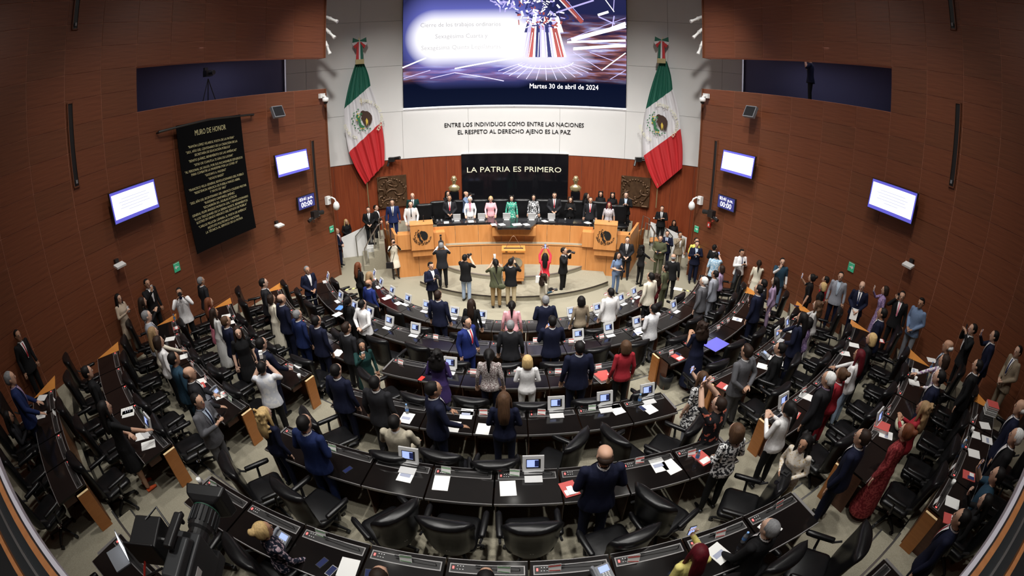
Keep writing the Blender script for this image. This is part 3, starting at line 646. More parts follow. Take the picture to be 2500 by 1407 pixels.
for i,phi in ((3,-17.1),(4,-17.1),(5,-17.1),(6,-17.),(7,-16.9)): endp(i,phi,-1,'dark end panel of the centre %s desk row at the banner-side aisle'%ROWN[i],'desk_wood',.5)
for i,phi in ((3,14.9),(4,14.9),(5,14.8),(6,14.75),(7,14.8)): endp(i,phi,1,'dark end panel of the centre %s desk row at the alarm-side aisle'%ROWN[i],'desk_wood',.5)
def wedge(i,phi,ex,sg):
    r=rr(i); z=dz(i); P0=pol(r,phi,z); P1=pol(r+DEP,phi,z); Q=pol(r,phi+sg*ex,z); c=P0.copy(); P=[P0-c,P1-c,Q-c]
    if sg<0: P=P[::-1]
    b=MB(); b.add([p-Vector((0,0,.03)) for p in P]+P,[(0,1,2),(5,4,3),(0,3,4,1),(1,4,5,2),(2,5,3,0)][::1])
    t=empty('wall_shelf_wedge',c,label='orange triangular shelf at the wall end of the %s desk row, %s side'%(ROWN[i],'banner' if sg<0 else 'fire-alarm'),cat='shelf')
    b.build('board','orange_wood',t)
    b=MB(); m=(P0*1.2+P1+Q*.8)/3-c; b.box(m+Vector((0,0,-.04-(z-fz(i))/2+.02)),(.05,.05,z-fz(i)-.06)); b.build('post','black_plastic',t)
for i,a,e in ((3,-54.3,3.4),(4,-48.5,2.5),(5,-44.5,1.9),(6,-38.3,2.0),(7,-33.4,2.1)): wedge(i,a,e,-1)
for i,a,e in ((3,52.1,3.4),(4,46.4,3.1),(5,42.55,1.9),(6,36.7,2.0),(7,31.6,1.8)): wedge(i,a,e,1)
# ================================================================ chairs
def make_chair():
    t=empty('swivel_chair',(0,0,0))
    b=MB(); b.tube([(0,0,.08),(0,0,.40)],.03,8); b.tube([(0,0,.06),(0,0,.16)],.045,8); b.build('column','chrome',t)
    for k in range(5):
        a=2*PI*k/5+.3; d=Vector((math.cos(a),math.sin(a),0)); b=MB(); b.tube([Vector((0,0,.13)),d*.16+Vector((0,0,.11)),d*.29+Vector((0,0,.075))],[.035,.026,.018],6); lg=b.build('leg','chair_plastic',t)
        b=MB(); b.tube([d*.29+d.cross(Vector((0,0,1)))*.025+Vector((0,0,.03)),d*.29-d.cross(Vector((0,0,1)))*.025+Vector((0,0,.03))],.03,7); b.build('caster','chair_plastic',lg)
    def rr_(w,d,z,r=.07,n=4,dx=0,dy=0): # rounded rectangle ring
        R=[]
        for sx,sy,a0 in ((1,1,0),(-1,1,90),(-1,-1,180),(1,-1,270)):
            for k in range(n):
                a=rad(a0+90*k/(n-1)); R.append(Vector((dx+sx*(w/2-r)+r*math.cos(a),dy+sy*(d/2-r)+r*math.sin(a),z)))
        return R
    b=MB(); b.loft([rr_(.46,.44,.385),rr_(.53,.51,.41),rr_(.545,.53,.46),rr_(.52,.50,.495),rr_(.44,.42,.507)]); b.build('seat','leather',t,smooth=True)
    # back: grid surface front & back, wide at shoulder, rolled top, slightly wrapped
    n=9; prof=[(.46,.40,.09),(.52,.50,.12),(.64,.56,.13),(.78,.58,.125),(.92,.59,.12),(1.03,.61,.12),(1.09,.635,.135),(1.15,.64,.15),(1.195,.625,.13),(1.215,.56,.06)]
    rings=[]
    for z,w_,th in prof:
        yb=-.25-.09*((z-.46)/.7)**1.2
        R=[]
        for j in range(n):
            u=-1+2*j/(n-1); R.append(Vector((u*w_/2,yb-.07*(1-u*u)-th/2*(1-abs(u)**4),z)))
        for j in range(n):
            u=1-2*j/(n-1); R.append(Vector((u*w_/2*.97,yb-.045*(1-u*u)+th/2*(1-abs(u)**4)+.004,z)))
        rings.append(R)
    b=MB(); b.loft(rings); bk=b.build('backrest','leather',t,smooth=True)
    b=MB(); b.box((0,-.395,.66),(.04,.012,.06)); b.build('tag','paper',bk)
    for s in (-1,1):
        b=MB(); b.tube([(s*.25,-.02,.42),(s*.33,.0,.45),(s*.34,.02,.62),(s*.335,.10,.66)],[.022,.022,.02,.02],6); b.tube([(s*.335,-.16,.63),(s*.335,-.27,.70)],.016,6); ar=b.build('armrest','chair_plastic',t)
        b=MB(); b.loft([[Vector((s*.335+x*wd,y,z)) for x,z in ((-1,.655),(1,.655),(1,.685),(.6,.705),(-.6,.705),(-1,.685))] for y,wd in ((-.17,.02),(-.15,.037),(.12,.04),(.20,.036),(.225,.015))]); b.build('pad','leather',ar,smooth=True)
    return t
CH=make_chair(); CH.scale=(1.1,1.1,1.05); reg(CH); CHU=[False]
def chair(x,y,z,rz,label,group='black leather swivel chairs behind the desks'):
    o=CH if not CHU[0] else copy_tree(CH); CHU[0]=True
    o.location=(x,y,z); o.rotation_euler=(0,0,rz); tag(o,label,'chair',group); return o
CHROT={}   # (row,block,k): (phi shift deg, rho shift m, yaw deg) read off the photograph
CHROT.update({(5,'c',4):(0,.06,2),(5,'c',3):(0,.06,-3),(5,'c',2):(.2,.1,52),(5,'c',5):(.3,.1,14),(5,'c',6):(-.2,.05,-62),(5,'c',7):(.6,.1,42),(4,'c',4):(-.5,.0,50),(4,'c',5):(.9,.1,-66),(4,'c',6):(-.2,.1,35),(5,'c',0):(-.3,.0,-28),(5,'c',1):(-.3,.0,-14),(4,'c',0):(0,0,-30),(3,'c',0):(-.5,0,-30),(3,'c',5):(0,0,20),(6,'c',8):(.3,.1,35),(6,'c',2):(0,0,-20),(7,'l',3):(0,0,20),(7,'l',2):(0,0,15)})
CHAIRPOS=[]
def face_ang(x,y,tx=0,ty=19.): return math.atan2(-(tx-x),ty-y)   # rz that turns +Y towards the target
rndc=random.Random(11)
for D in DESK:
    i,blk,k=D['i'],D['b'],D['k']; p=(D['p0']+D['p1'])/2
    dp_,dr_,yw=CHROT.get((i,blk,k),(rndc.uniform(-.3,.3),rndc.uniform(-.04,.06),rndc.uniform(-9,9)))
    P=pol(rr(i)+DEP+(.30 if i>4 else .37)+dr_,p+dp_,fz(i)); 
    for _ in range(12):
        if abs(P.x)>abs(wallX(P.y))-.42: p-=math.copysign(.5,p); P=pol(rr(i)+DEP+.37,p+dp_,fz(i))
    rz=rad(p)*1.0+rad(yw); CHAIRPOS.append([D,P,rz])
# people may push chairs back: resolved after people are placed (see below)
# ================================================================ people
def smoothed(b,vox,target,name):
    me=bpy.data.meshes.new(name); me.from_pydata(b.v,[],b.f); o=bpy.data.objects.new(name,me); COL.objects.link(o)
    m=o.modifiers.new('r','REMESH'); m.mode='VOXEL'; m.voxel_size=vox; m.use_smooth_shade=True
    s=o.modifiers.new('s','SMOOTH'); s.factor=.5; s.iterations=2
    dg=bpy.context.evaluated_depsgraph_get(); dg.update(); n=len(o.evaluated_get(dg).data.polygons)
    d=o.modifiers.new('d','DECIMATE'); d.ratio=min(1,target/max(n*2,1)); 
    dg.update(); r=bpy.data.meshes.new_from_object(o.evaluated_get(dg)); bpy.data.objects.remove(o); bpy.data.meshes.remove(me)
    return r
def ering(cx,cy,z,rx,ry,n=16,sq=0.): 
    R=[]
    for k in range(n):
        a=2*PI*k/n; R.append(Vector((cx+rx*math.cos(a),cy+ry*math.sin(a),z)))
    return R
TORSO={'M':[(.785,.214,.160,-.006),(.90,.196,.143,-.004),(1.0,.172,.124,0),(1.10,.170,.122,.002),(1.20,.183,.127,.004),(1.30,.196,.128,0),(1.37,.190,.112,-.006),(1.42,.140,.088,-.008),(1.46,.070,.066,-.004)],
 'F':[(.84,.172,.128,-.008),(.93,.176,.132,-.01),(1.02,.150,.108,0),(1.09,.138,.100,.002),(1.18,.152,.112,.008),(1.27,.162,.126,.012),(1.35,.160,.104,0),(1.41,.120,.080,-.006),(1.455,.055,.055,-.002)]}
TORSO['D']=[(.50,.215,.185,0),(.60,.205,.170,0),(.72,.195,.155,-.002)]+TORSO['F'][0:]
TORSO['L']=[(.12,.26,.22,0),(.30,.235,.20,0),(.50,.215,.18,0),(.72,.195,.155,-.002)]+TORSO['F'][0:]
def torso_y(typ,x,z):
    T=TORSO[typ]
    for a,b_ in zip(T,T[1:]):
        if a[0]<=z<=b_[0]:
            t=(z-a[0])/(b_[0]-a[0]); rx=a[1]*(1-t)+b_[1]*t; ry=a[2]*(1-t)+b_[2]*t; yo=a[3]*(1-t)+b_[3]*t
            return yo+ry*math.sqrt(max(0,1-(x/rx)**2))
    return .06
A=dict
POSE={ # right elbow, right wrist, right hand dir ; left ...
'rest':((.238,-.035,1.13),(.252,.045,.885),(.0,.2,-1)),
'clasp':((.25,-.03,1.14),(.085,.19,.99),(-.75,.35,-.45)),
'behind':((.255,-.09,1.15),(.085,-.175,1.0),(-.8,-.05,-.5)),
'phone':((.235,.20,1.27),(.10,.33,1.47),(-.25,.15,1)),
'phone2':((.245,.04,1.13),(.075,.27,1.24),(-.4,.4,.6)),
'cam':((.265,.13,1.27),(.105,.185,1.50),(-.45,.35,.7)),
'high':((.21,.17,1.58),(.085,.30,1.78),(-.2,.1,1)),
'up':((.25,.08,1.62),(.20,.20,1.86),(-.1,.1,1)),
'cross':((.245,.03,1.13),(.02,.175,1.17),(-.9,.1,.25)),
'lean':((.25,.06,1.15),(.205,.27,.97),(-.15,.8,-.5)),
'ear':((.30,.05,1.30),(.135,.04,1.50),(-.3,.0,.9)),
'belly':((.25,-.02,1.13),(.095,.215,1.10),(-.5,.5,.2)),
'reach':((.24,.22,1.22),(.20,.44,1.05),(-.1,.8,-.3))}
PAIR={'phone':('phone','rest'),'up':('up','rest'),'ear':('ear','rest'),'reach':('reach','clasp'),'phoneclasp':('phone','clasp')}
def hand(b,W,d,curl,side,mi):
    W=Vector(W); d=Vector(d).normalized(); up=Vector((0,0,1)) if abs(d.z)<.8 else Vector((0,1,0))
    s=d.cross(up).normalized(); n=s.cross(d).normalized()   # s across the palm, n out of the back
    # palm
    R=[]
    for t,w_,h in ((-.02,.026,.022),(.02,.036,.017),(.06,.041,.015),(.088,.040,.012)):
        c=W+d*t; R.append([c+s*(w_*math.cos(a))+n*(h*math.sin(a)) for a in np.linspace(0,2*PI,9)[:-1]])
    b.loft(R,mi)
    for k,(o,l) in enumerate(((-.028,.066),(-.010,.078),(.009,.073),(.027,.058))):
        p=W+d*.078+s*o*1.1; c1=curl; p1=p+(d*math.cos(c1*.5)-n*math.sin(c1*.5))*l*.45; p2=p1+(d*math.cos(c1*1.3)-n*math.sin(c1*1.3))*l*.33; p3=p2+(d*math.cos(c1*2.0)-n*math.sin(c1*2.0))*l*.25
        b.tube([p-d*.02,p1,p2,p3],[.0105,.0095,.0085,.006],5,mi)
    sd=-side
    p=W+d*.018+s*sd*.03; p1=p+(d*.55+s*sd*.75-n*.35).normalized()*.038; p2=p1+(d*.85+s*sd*.25-n*.45).normalized()*.03
    b.tube([p,p1,p2],[.013,.0115,.008],5,mi)
BODY={}
def body(typ,pose,sit=False):
    key=(typ,pose,sit)
    if key in BODY: return BODY[key]
    pr,pl=PAIR.get(pose,(pose,pose)); ft=typ!='M'; b=MB(); T=TORSO[typ]; dzs=-.36 if sit else 0.
    if sit: T=[t for t in T if t[0]>=.78]
    V=lambda p: Vector((p[0],p[1],p[2]+dzs))
    b.loft([ering(0,t[3],t[0]+dzs,t[1],t[2]) for t in T])
    sh=.155 if ft else .18; ks=.84 if ft else 1.
    b.tube([V((-sh*.6,-.005,1.40)),V((sh*.6,-.005,1.40))],.058*ks,10); 
    # neck and head
    b.tube([V((0,-.012,1.40)),V((0,0,1.47)),V((0,.006,1.53))],[.062*ks,.054*ks,.054*ks],12)
    H=[(1.482,.026,.030,.062),(1.495,.044,.050,.050),(1.53,.060,.078,.030),(1.565,.068,.092,.021),(1.60,.073,.098,.016),(1.64,.077,.101,.010),(1.675,.073,.095,.004),(1.703,.054,.072,0),(1.72,.02,.03,0)]
    b.loft([ering(0,h[3],h[0]+dzs,h[1]*(.95 if ft else 1),h[2],14) for h in H])
    b.tube([V((0,.108,1.622)),V((0,.126,1.590)),V((0,.120,1.575))],[.008,.015,.010],7); b.tube([V((-.045,.098,1.636)),V((.045,.098,1.636))],.012,6)
    for s in (-1,1): b.ell(V((s*.077,.0,1.598)),(.012,.02,.032),8,5)
    segs=[]  # (a,b,kind,side)
    hands={}
    for s,pn in ((1,pr),(-1,pl)):
        E,Wp,hd=POSE[pn]; f=(s,1,1); S=(s*sh,-.005,1.395)
        E=Vector((E[0]*s*(.9 if ft else 1),E[1],E[2])); W=Vector((Wp[0]*s*(.93 if ft else 1),Wp[1],Wp[2])); hd=Vector((hd[0]*s,hd[1],hd[2])).normalized()
        if pn=='cross': E,W=E,W+Vector((0,.02*s,.03*s))
        b.ell(V(S),(.064*ks,.064*ks,.062*ks),10,6)
        k_=.93 if not ft else .76
        b.tube([V(S),V((Vector(S)+E)/2),V(E)],[.064*k_,.059*k_,.051*k_],10); b.ell(V(E),(.049*k_,)*3,8,5); b.tube([V(E),V((E+W)/2),V(W)],[.050*k_,.048*k_,.041*k_],10)
        segs+=[(V(S),V(E),'ua'),(V(E),V(W),'fa')]; hands[s]=(V(W),hd)
        b.tube([V(W),V(W+hd*.03)],[.030*ks,.028*ks],8)
    kl=.84 if ft else 1.
    for s in (-1,1):
        if sit:
            hp,kn,an=Vector((s*.09,0,.50)),Vector((s*.12,.43,.50)),Vector((s*.12,.44,.09)); hp.z=.52
        else: hp,kn,an=Vector((s*.09,0,.88)),Vector((s*.10,.015,.48)),Vector((s*.105,-.01,.09))
        b.tube([hp,(hp+kn)/2,kn],[.096*kl,.082*kl,.064*kl],12); b.tube([kn,(kn*.6+an*.4),an],[.066*kl,.062*kl,.046*kl if ft else .055],12)
        b.tube([an+Vector((0,-.045,-.055)),an+Vector((0,.05,-.05)),an+Vector((0,.16,-.062))],[.040*kl,.042*kl,.028*kl],8)
        segs+=[(hp,kn,'th'),(kn,an,'sh')]
    me=smoothed(b,.0115,4200,'person')
    nf=len(me.polygons); c=np.empty(nf*3); me.polygons.foreach_get('center',c); c=c.reshape(-1,3)
    D=[]; 
    for a,bb,kd in segs:
        a=np.array(a); bb=np.array(bb); ab=bb-a; t=np.clip(((c-a)@ab)/(ab@ab),0,1); D.append(np.linalg.norm(c-a-t[:,None]*ab,axis=1))
    D=np.array(D); z=c[:,2]-dzs; near=D.argmin(0); dmin=D.min(0)
    sl=np.ones(nf,int)
    arm=np.isin(near,(0,1,2,3))&(dmin<.075)
    fore=arm&np.isin(near,(1,3)); up_=arm&np.isin(near,(0,2))
    hem={'M':.795,'F':.86,'D':.50,'L':.12}[typ]
    low=(c[:,2]<.55)|((z<hem)) if sit else (z<hem)
    if sit: low=(~arm)&((c[:,2]<.46)|((c[:,1]>.14)&(c[:,2]<.62)))
    sl[~arm&low]=2
    if not sit: sl[~arm&low&(c[:,2]<.47)]=5
    else: sl[(~arm)&(c[:,2]<.44)]=5
    sl[c[:,2]<.075]=3
    sl[fore]=4
    headm=(z>1.462)&(np.abs(c[:,0])<.105)&(np.abs(c[:,1])<.15)&~(fore&(dmin<.05))
    hz=(z>1.475)&(np.abs(c[:,0])<.1)&(c[:,1]<.14)&(c[:,1]>-.12)
    sl[hz&(~fore|(dmin>.052))]=0
    for s in (1,-1):
        W,hd=hands[s]; sl[(np.linalg.norm(c-np.array(W+hd*.03),axis=1)<.036)]=0
    # hands and face features, appended to the same mesh
    b2=MB(); b2.v=[tuple(v.co) for v in me.vertices]; b2.f=[tuple(p.vertices) for p in me.polygons]; b2.m=list(sl)
    for s in (1,-1):
        W,hd=hands[s]; cur=.75 if (pr if s>0 else pl) in ('phone','phone2','cam','high','up','ear','belly') else .35
        hs=.88 if ft else 1.; hand(b2,W+hd*.012,hd,cur,s,0)
    for s in (-1,1):
        b2.ell(V((s*.031,.1035,1.609)),(.013,.009,.0068),8,4,6); b2.ell(V((s*.031,.1105,1.609)),(.0062,.004,.0062),6,4,7)
        b2.box(V((s*.033,.1115,1.629)),(.031,.009,.007 if not ft else .0045),7)
    b2.box(V((0,.1105,1.549)),(.042,.011,.011 if ft else .008),8)
    m2=bpy.data.meshes.new('person'); m2.from_pydata(b2.v,[],b2.f)
    for _ in range(9): m2.materials.append(None)
    m2.polygons.foreach_set('material_index',b2.m); m2.polygons.foreach_set('use_smooth',[True]*len(b2.f)); m2.update(); bpy.data.meshes.remove(me)
    # shirt front with tie
    fr=MB()
    def vfront(z0,z1,h0,h1,off,mi,n=9):
        rows=[]
        for k in range(n):
            t=k/(n-1); zz=z0+(z1-z0)*t; hw=h0+(h1-h0)*t; rows.append([Vector((x,torso_y(typ,x,min(zz,1.45))+off,zz+dzs)) for x in np.linspace(-hw,hw,5)])
        o=len(fr.v); fr.v+=[tuple(p) for r in rows for p in r]
        for j in range(n-1):
            for q in range(4): fr.f.append((o+j*5+q,o+(j+1)*5+q,o+(j+1)*5+q+1,o+j*5+q+1)); fr.m.append(mi)
    zt=1.455 if typ=='M' else 1.44
    vfront(zt,1.10,.058,.006,.014,0); vfront(zt-.01,1.13,.013,.022,.019,1)
    fr.loft([[Vector((r*math.cos(a)*k1,-.006+r*math.sin(a)*k1*1.05,zz+dzs)) for a in np.linspace(0,2*PI,15)[:-1]] for zz,r,k1 in ((zt-.03,.072,1.04),(zt+.022,.066,.97))],0,cap=False)
    for s in (-1,1):   # lapels
        P=[(s*.058,1.45),(s*.085,1.36),(s*.10,1.33),(s*.02,1.10),(s*.006,1.10)]
        fr.add([Vector((x,torso_y(typ,x,min(z_,1.45))+.016,z_+dzs)) for x,z_ in P],[(0,1,2,3,4) if s<0 else (4,3,2,1,0)],2)
    frm=fr.mesh('shirt_front',['paper','paper','paper'],True)
    BODY[key]=(m2,frm,hands); return BODY[key]
HAIR={}
def hair(kind):
    if kind in HAIR: return HAIR[kind]
    b=MB(); tgt=700
    def cap(c=(0,-.013,1.637),r=(.086,.104,.098)): b.ell(c,r,16,10)
    if kind=='bald': b.ell((0,-.034,1.596),(.087,.086,.058),14,8)
    elif kind=='short': cap(); b.ell((0,-.04,1.60),(.082,.078,.085),14,8)
    elif kind=='quiff': cap(); b.ell((0,.03,1.71),(.06,.06,.035),12,6); b.ell((0,-.04,1.60),(.082,.078,.085),14,8)
    else:
        cap((0,-.012,1.64),(.090,.106,.102)); b.ell((0,-.045,1.60),(.088,.082,.10),14,8)
        for s in (-1,1): b.tube([(s*.052,.045,1.675),(s*.080,.025,1.63),(s*.087,.005,1.56)],[.018,.020,.018],8)
        if kind in('long','wavy','curly'):
            L={'long':1.22,'wavy':1.25,'curly':1.33}[kind]; w_={'long':.085,'wavy':.115,'curly':.15}[kind]
            b.loft([ering(0,-.065,1.66,.085,.05),ering(0,-.09,1.5,w_,.06),ering(0,-.115,1.38,w_*1.05,.055),ering(0,-.125,L,w_*.75,.035)])
            for s in (-1,1): b.tube([(s*.085,.02,1.60),(s*.092,.015,1.48),(s*.10,.03,1.36)],[.025,.028,.018],8)
            if kind!='long':
                rnd=random.Random(4)
                for k in range(46):
                    z=rnd.uniform(L+.03,1.72); a=rnd.uniform(PI*1.0,PI*2.0); q=w_ if z<1.58 else .09
                    b.ell((q*math.cos(a),-.05+.085*math.sin(a),z),(.026,.026,.03),7,5)
                tgt=1400
        if kind=='bob':
            b.loft([ering(0,-.03,1.68,.088,.085),ering(0,-.04,1.58,.104,.085),ering(0,-.045,1.50,.108,.08),ering(0,-.04,1.47,.085,.06)])
        if kind=='bun': b.ell((0,-.13,1.67),(.052,.045,.05),10,7)
        if kind=='pony': b.tube([(0,-.10,1.68),(0,-.145,1.64),(0,-.15,1.5),(0,-.145,1.30)],[.03,.034,.036,.012],9)
    me=smoothed(b,.012,tgt,'hair'); me.materials.append(None)
    # keep the face clear
    bm=bmesh.new(); bm.from_mesh(me)
    for v in bm.verts:
        x,y,z=v.co
        if y>.03 and z<1.665 and abs(x)<.068: v.co.y=min(y,.055)
    bm.to_mesh(me); bm.free()
    me.polygons.foreach_set('use_smooth',[True]*len(me.polygons)); HAIR[kind]=me; return me
COLR=dict(navy=(.007,.009,.026),blue=(.010,.019,.075),royal=(.014,.026,.14),black=(.008,.008,.009),char=(.016,.016,.019),grey=(.10,.10,.11),lgrey=(.26,.27,.31),pale=(.52,.51,.50),white=(.76,.75,.75),cream=(.66,.61,.50),beige=(.45,.36,.27),pink=(.80,.40,.44),rose=(.72,.22,.30),red=(.62,.03,.05),dred=(.30,.02,.03),maroon=(.13,.015,.02),olive=(.075,.08,.045),dgreen=(.008,.034,.032),khaki=(.28,.19,.09),sand=(.48,.40,.26),denim=(.12,.18,.30),ldenim=(.30,.38,.50),dteal=(.02,.05,.08),lilac=(.35,.25,.38),lblue=(.42,.50,.60),sblue=(.14,.20,.32),brown=(.12,.06,.03),purple=(.05,.03,.12),yellow=(.75,.66,.22),orange=(.8,.22,.04),tweed=(.25,.20,.14),stone=(.40,.36,.28),green=(.03,.33,.22))
for n_,c_ in COLR.items(): mat('cloth_'+n_,c_,.82,spec=.2,noise_=((40,40,40),tuple(min(1,v*1.15) for v in c_)))
def pat(name,c1,c2,sc,pos=(.47,.53)):
    m=mat('cloth_'+name,c1,.8,spec=.2,noise_=((sc,sc,sc),c2)); r=[n for n in m.node_tree.nodes if n.type=='VALTORGB'][0]; r.color_ramp.elements[0].position=pos[0]; r.color_ramp.elements[1].position=pos[1]
    z=[n for n in m.node_tree.nodes if n.type=='TEX_NOISE'][0]; z.inputs['Detail'].default_value=1.5
pat('floralbw',(.03,.03,.035),(.80,.80,.80),26); pat('floraldark',(.012,.016,.03),(.42,.32,.36),24,(.52,.6)); pat('floralwhite',(.78,.77,.78),(.35,.20,.40),22,(.52,.58)); pat('greendots',(.03,.33,.22),(.7,.75,.7),30,(.58,.62)); pat('geo',(.18,.12,.12),(.62,.58,.56),60); pat('bluepat',(.22,.42,.62),(.62,.72,.80),28); pat('check',(.60,.62,.68),(.75,.75,.76),9); pat('blackprint',(.010,.010,.012),(.45,.12,.08),13,(.60,.62)); pat('greyprint',(.60,.57,.60),(.30,.28,.30),50); pat('vest',(.75,.70,.15),(.75,.70,.15),3); pat('lace',(.16,.015,.02),(.30,.05,.05),30); pat('purplepat',(.20,.14,.30),(.42,.30,.50),30); pat('whitegrid',(.74,.74,.75),(.66,.66,.70),30)
pat('creamemb',(.68,.62,.54),(.55,.42,.25),30,(.58,.62))
for n_,c_ in dict(dark=(.006,.005,.005),brown=(.017,.009,.006),lbrown=(.062,.032,.017),grey=(.16,.16,.165),white=(.55,.55,.54),blond=(.42,.29,.13),dblond=(.22,.14,.07),red=(.09,.014,.010),wine=(.07,.004,.008),redbrown=(.10,.03,.012)).items(): mat('hair_'+n_,c_,.62,spec=.22,noise_=((60,60,9),tuple(min(1,v*1.5) for v in c_)))
for n_,c_ in dict(a=(.54,.32,.22),b=(.42,.23,.145),c=(.60,.38,.28)).items(): mat('skin_'+n_,c_,.55,spec=.35)
mat('shoe_black',(.008,.008,.008),.3); mat('shoe_orange',(.85,.12,.03),.5); mat('shoe_white',(.6,.6,.6),.5); mat('shoe_brown',(.10,.05,.025),.4); mat('eye_white',(.62,.60,.58),.3); mat('eye_dark',(.02,.012,.01),.3); mat('lip',(.30,.08,.07),.5); mat('stocking',(.02,.015,.015),.6)
PEOPLE=[]; USED={}; HELDBY={}
def nearest_desk(x,y,i):
    best=None
    for D in DESK:
        if D['i']!=i: continue
        c=pol(rr(i)+DEP+.3,(D['p0']+D['p1'])/2); d=math.hypot(c.x-x,c.y-y)
        if best is None or d<best[0]: best=(d,D)
    return best
rndp=random.Random(21)
def person(px,py,tier,typ,pose,hr,hc,top,bot,turn,clothes,loc=None,h=None,sk=None,fore=None,shin=None,shirt=None,tie=None,shoe=None,sit=False,item=None,mir=False,z=None,R=None,out=False):
    h=h or (1.73 if typ=='M' else 1.63); hh=h-(.36*h/1.72 if sit else 0)
    zf=z
    if tier is None:
        best=None
        for i in range(1,8):
            P=atz(px,py,fz(i)+hh); rho,_=unpol(P.x,P.y); e=abs(rho-(rr(i)+DEP+.33))
            if best is None or e<best[0]: best=(e,i)
        tier=best[1]
    if zf is None: zf=fz(tier) if tier in range(0,8) else 0.
    P=atz(px,py,zf+hh)
    if R:   # standing at a known distance (against a wall, behind the rostrum): keep the direction
        d=math.hypot(P.x,P.y); P.x*=R/d; P.y*=R/d
    rho,phi=unpol(P.x,P.y)
    if 1<=(tier or 0)<=7 and loc is None:     # keep clear of the desks
        lo=rr(tier)+DEP+.14; hi=rr(tier+1)-.20 if tier<7 else 99
        for _ in range(10):
            if rho<lo-.01 and h<(1.86 if typ=='M' else 1.74): h*=1.01; hh=h-(.36*h/1.72 if sit else 0); P=atz(px,py,zf+hh); rho,phi=unpol(P.x,P.y)
        cl=min(max(rho,lo),hi)
        if abs(cl-rho)>.001: P=pol(cl,phi); 
        if DBG and abs(cl-rho)>.25: print('SHIFT',px,py,tier,round(rho-rr(tier),2),clothes)
    WXL=abs(wallX(min(P.y,16.9)))-.24
    if P.y<17 and abs(P.x)>WXL: P.x=math.copysign(WXL,P.x)
    if typ=='M' and not shirt and fore is None and top in('navy','blue','royal','char','black','grey','pale','lgrey','tweed','stone','dgreen'): shirt='white'; tie=tie or ('navy','dred','grey','black')[int(px)%4]
    me,frm,hands=body(typ,pose,sit)
    rz=(face_ang(P.x,P.y,0,0)-rad(float(turn[1:] or 0))) if isinstance(turn,str) else (math.atan2(-P.x,P.y) if out else face_ang(P.x,P.y))-rad(turn); s=h/1.72
    sk=sk or rndp.choice('aabc')
    o=inst(me,'person',None,(P.x,P.y,zf),(0,0,rz),(-s*1.07 if mir else s*1.07,s*1.07,s))
    mt=['skin_'+sk,'cloth_'+top,'cloth_'+bot if bot in COLR or 'cloth_'+bot in MATS else bot,shoe or 'shoe_black',None,None,'eye_white','eye_dark','lip']
    mt[4]=('cloth_'+fore if fore and fore!='skin' else ('skin_'+sk if fore=='skin' else mt[1])); mt[5]=('skin_'+sk if shin=='skin' else (shin or mt[2])) 
    for k,m_ in enumerate(mt): o.material_slots[k].link='OBJECT'; o.material_slots[k].material=M(m_)
    if hr!='none':
        hb=inst(hair(hr),'hair',o,(0,0,-.36 if sit else 0)); hb.material_slots[0].link='OBJECT'; hb.material_slots[0].material=M('hair_'+hc)
    if shirt:
        f=inst(frm,'shirt_front',o); 
        for k,m_ in enumerate(('cloth_'+shirt,'cloth_'+(tie or shirt),mt[1])): f.material_slots[k].link='OBJECT'; f.material_slots[k].material=M(m_)
    if loc is None:
        d,D=nearest_desk(P.x,P.y,tier); lab=plabel('person in '+clothes,tier,D['b'],D['k'])
        lab=lab.replace(' from the ',' from ')
    else: lab='person in %s, %s'%(clothes,loc)
    USED.setdefault(lab,[]).append((px,py))
    if len(USED[lab])>1 and DBG: print('DUPLABEL',lab,USED[lab])
    if DBG and len(lab.split())>17: print('LONG',len(lab.split()),lab)
    tag(o,lab,'person','people standing in the chamber'); PEOPLE.append((P.x,P.y,zf,o,sit,rz))
    if item:
        hn={'phone':[1],'cam':[1,-1]}
        W,hd=hands[1]; W2,_=hands[-1]; mw=Matrix.Translation((P.x,P.y,zf))@Matrix.Rotation(rz,4,'Z')@Matrix.Diagonal((-s if mir else s,s,s,1))
        two=pose in('phone2','cam','high','belly'); c=(W+W2)/2+Vector((0,.03,.03)) if two else W+hd*.09+Vector((0,.01,0))
        if pose=='cam': c=Vector((0,.205,1.60))
        if pose=='high': c=Vector((0,.36,1.86))
        if pose=='belly': c=Vector((0,.24,1.12))
        if pose=='phone2': c=Vector((0,.33,1.32))
        HELDBY[o.name]=held(item,mw@c,rz,clothes,lab)
    return o
HELDBY={}
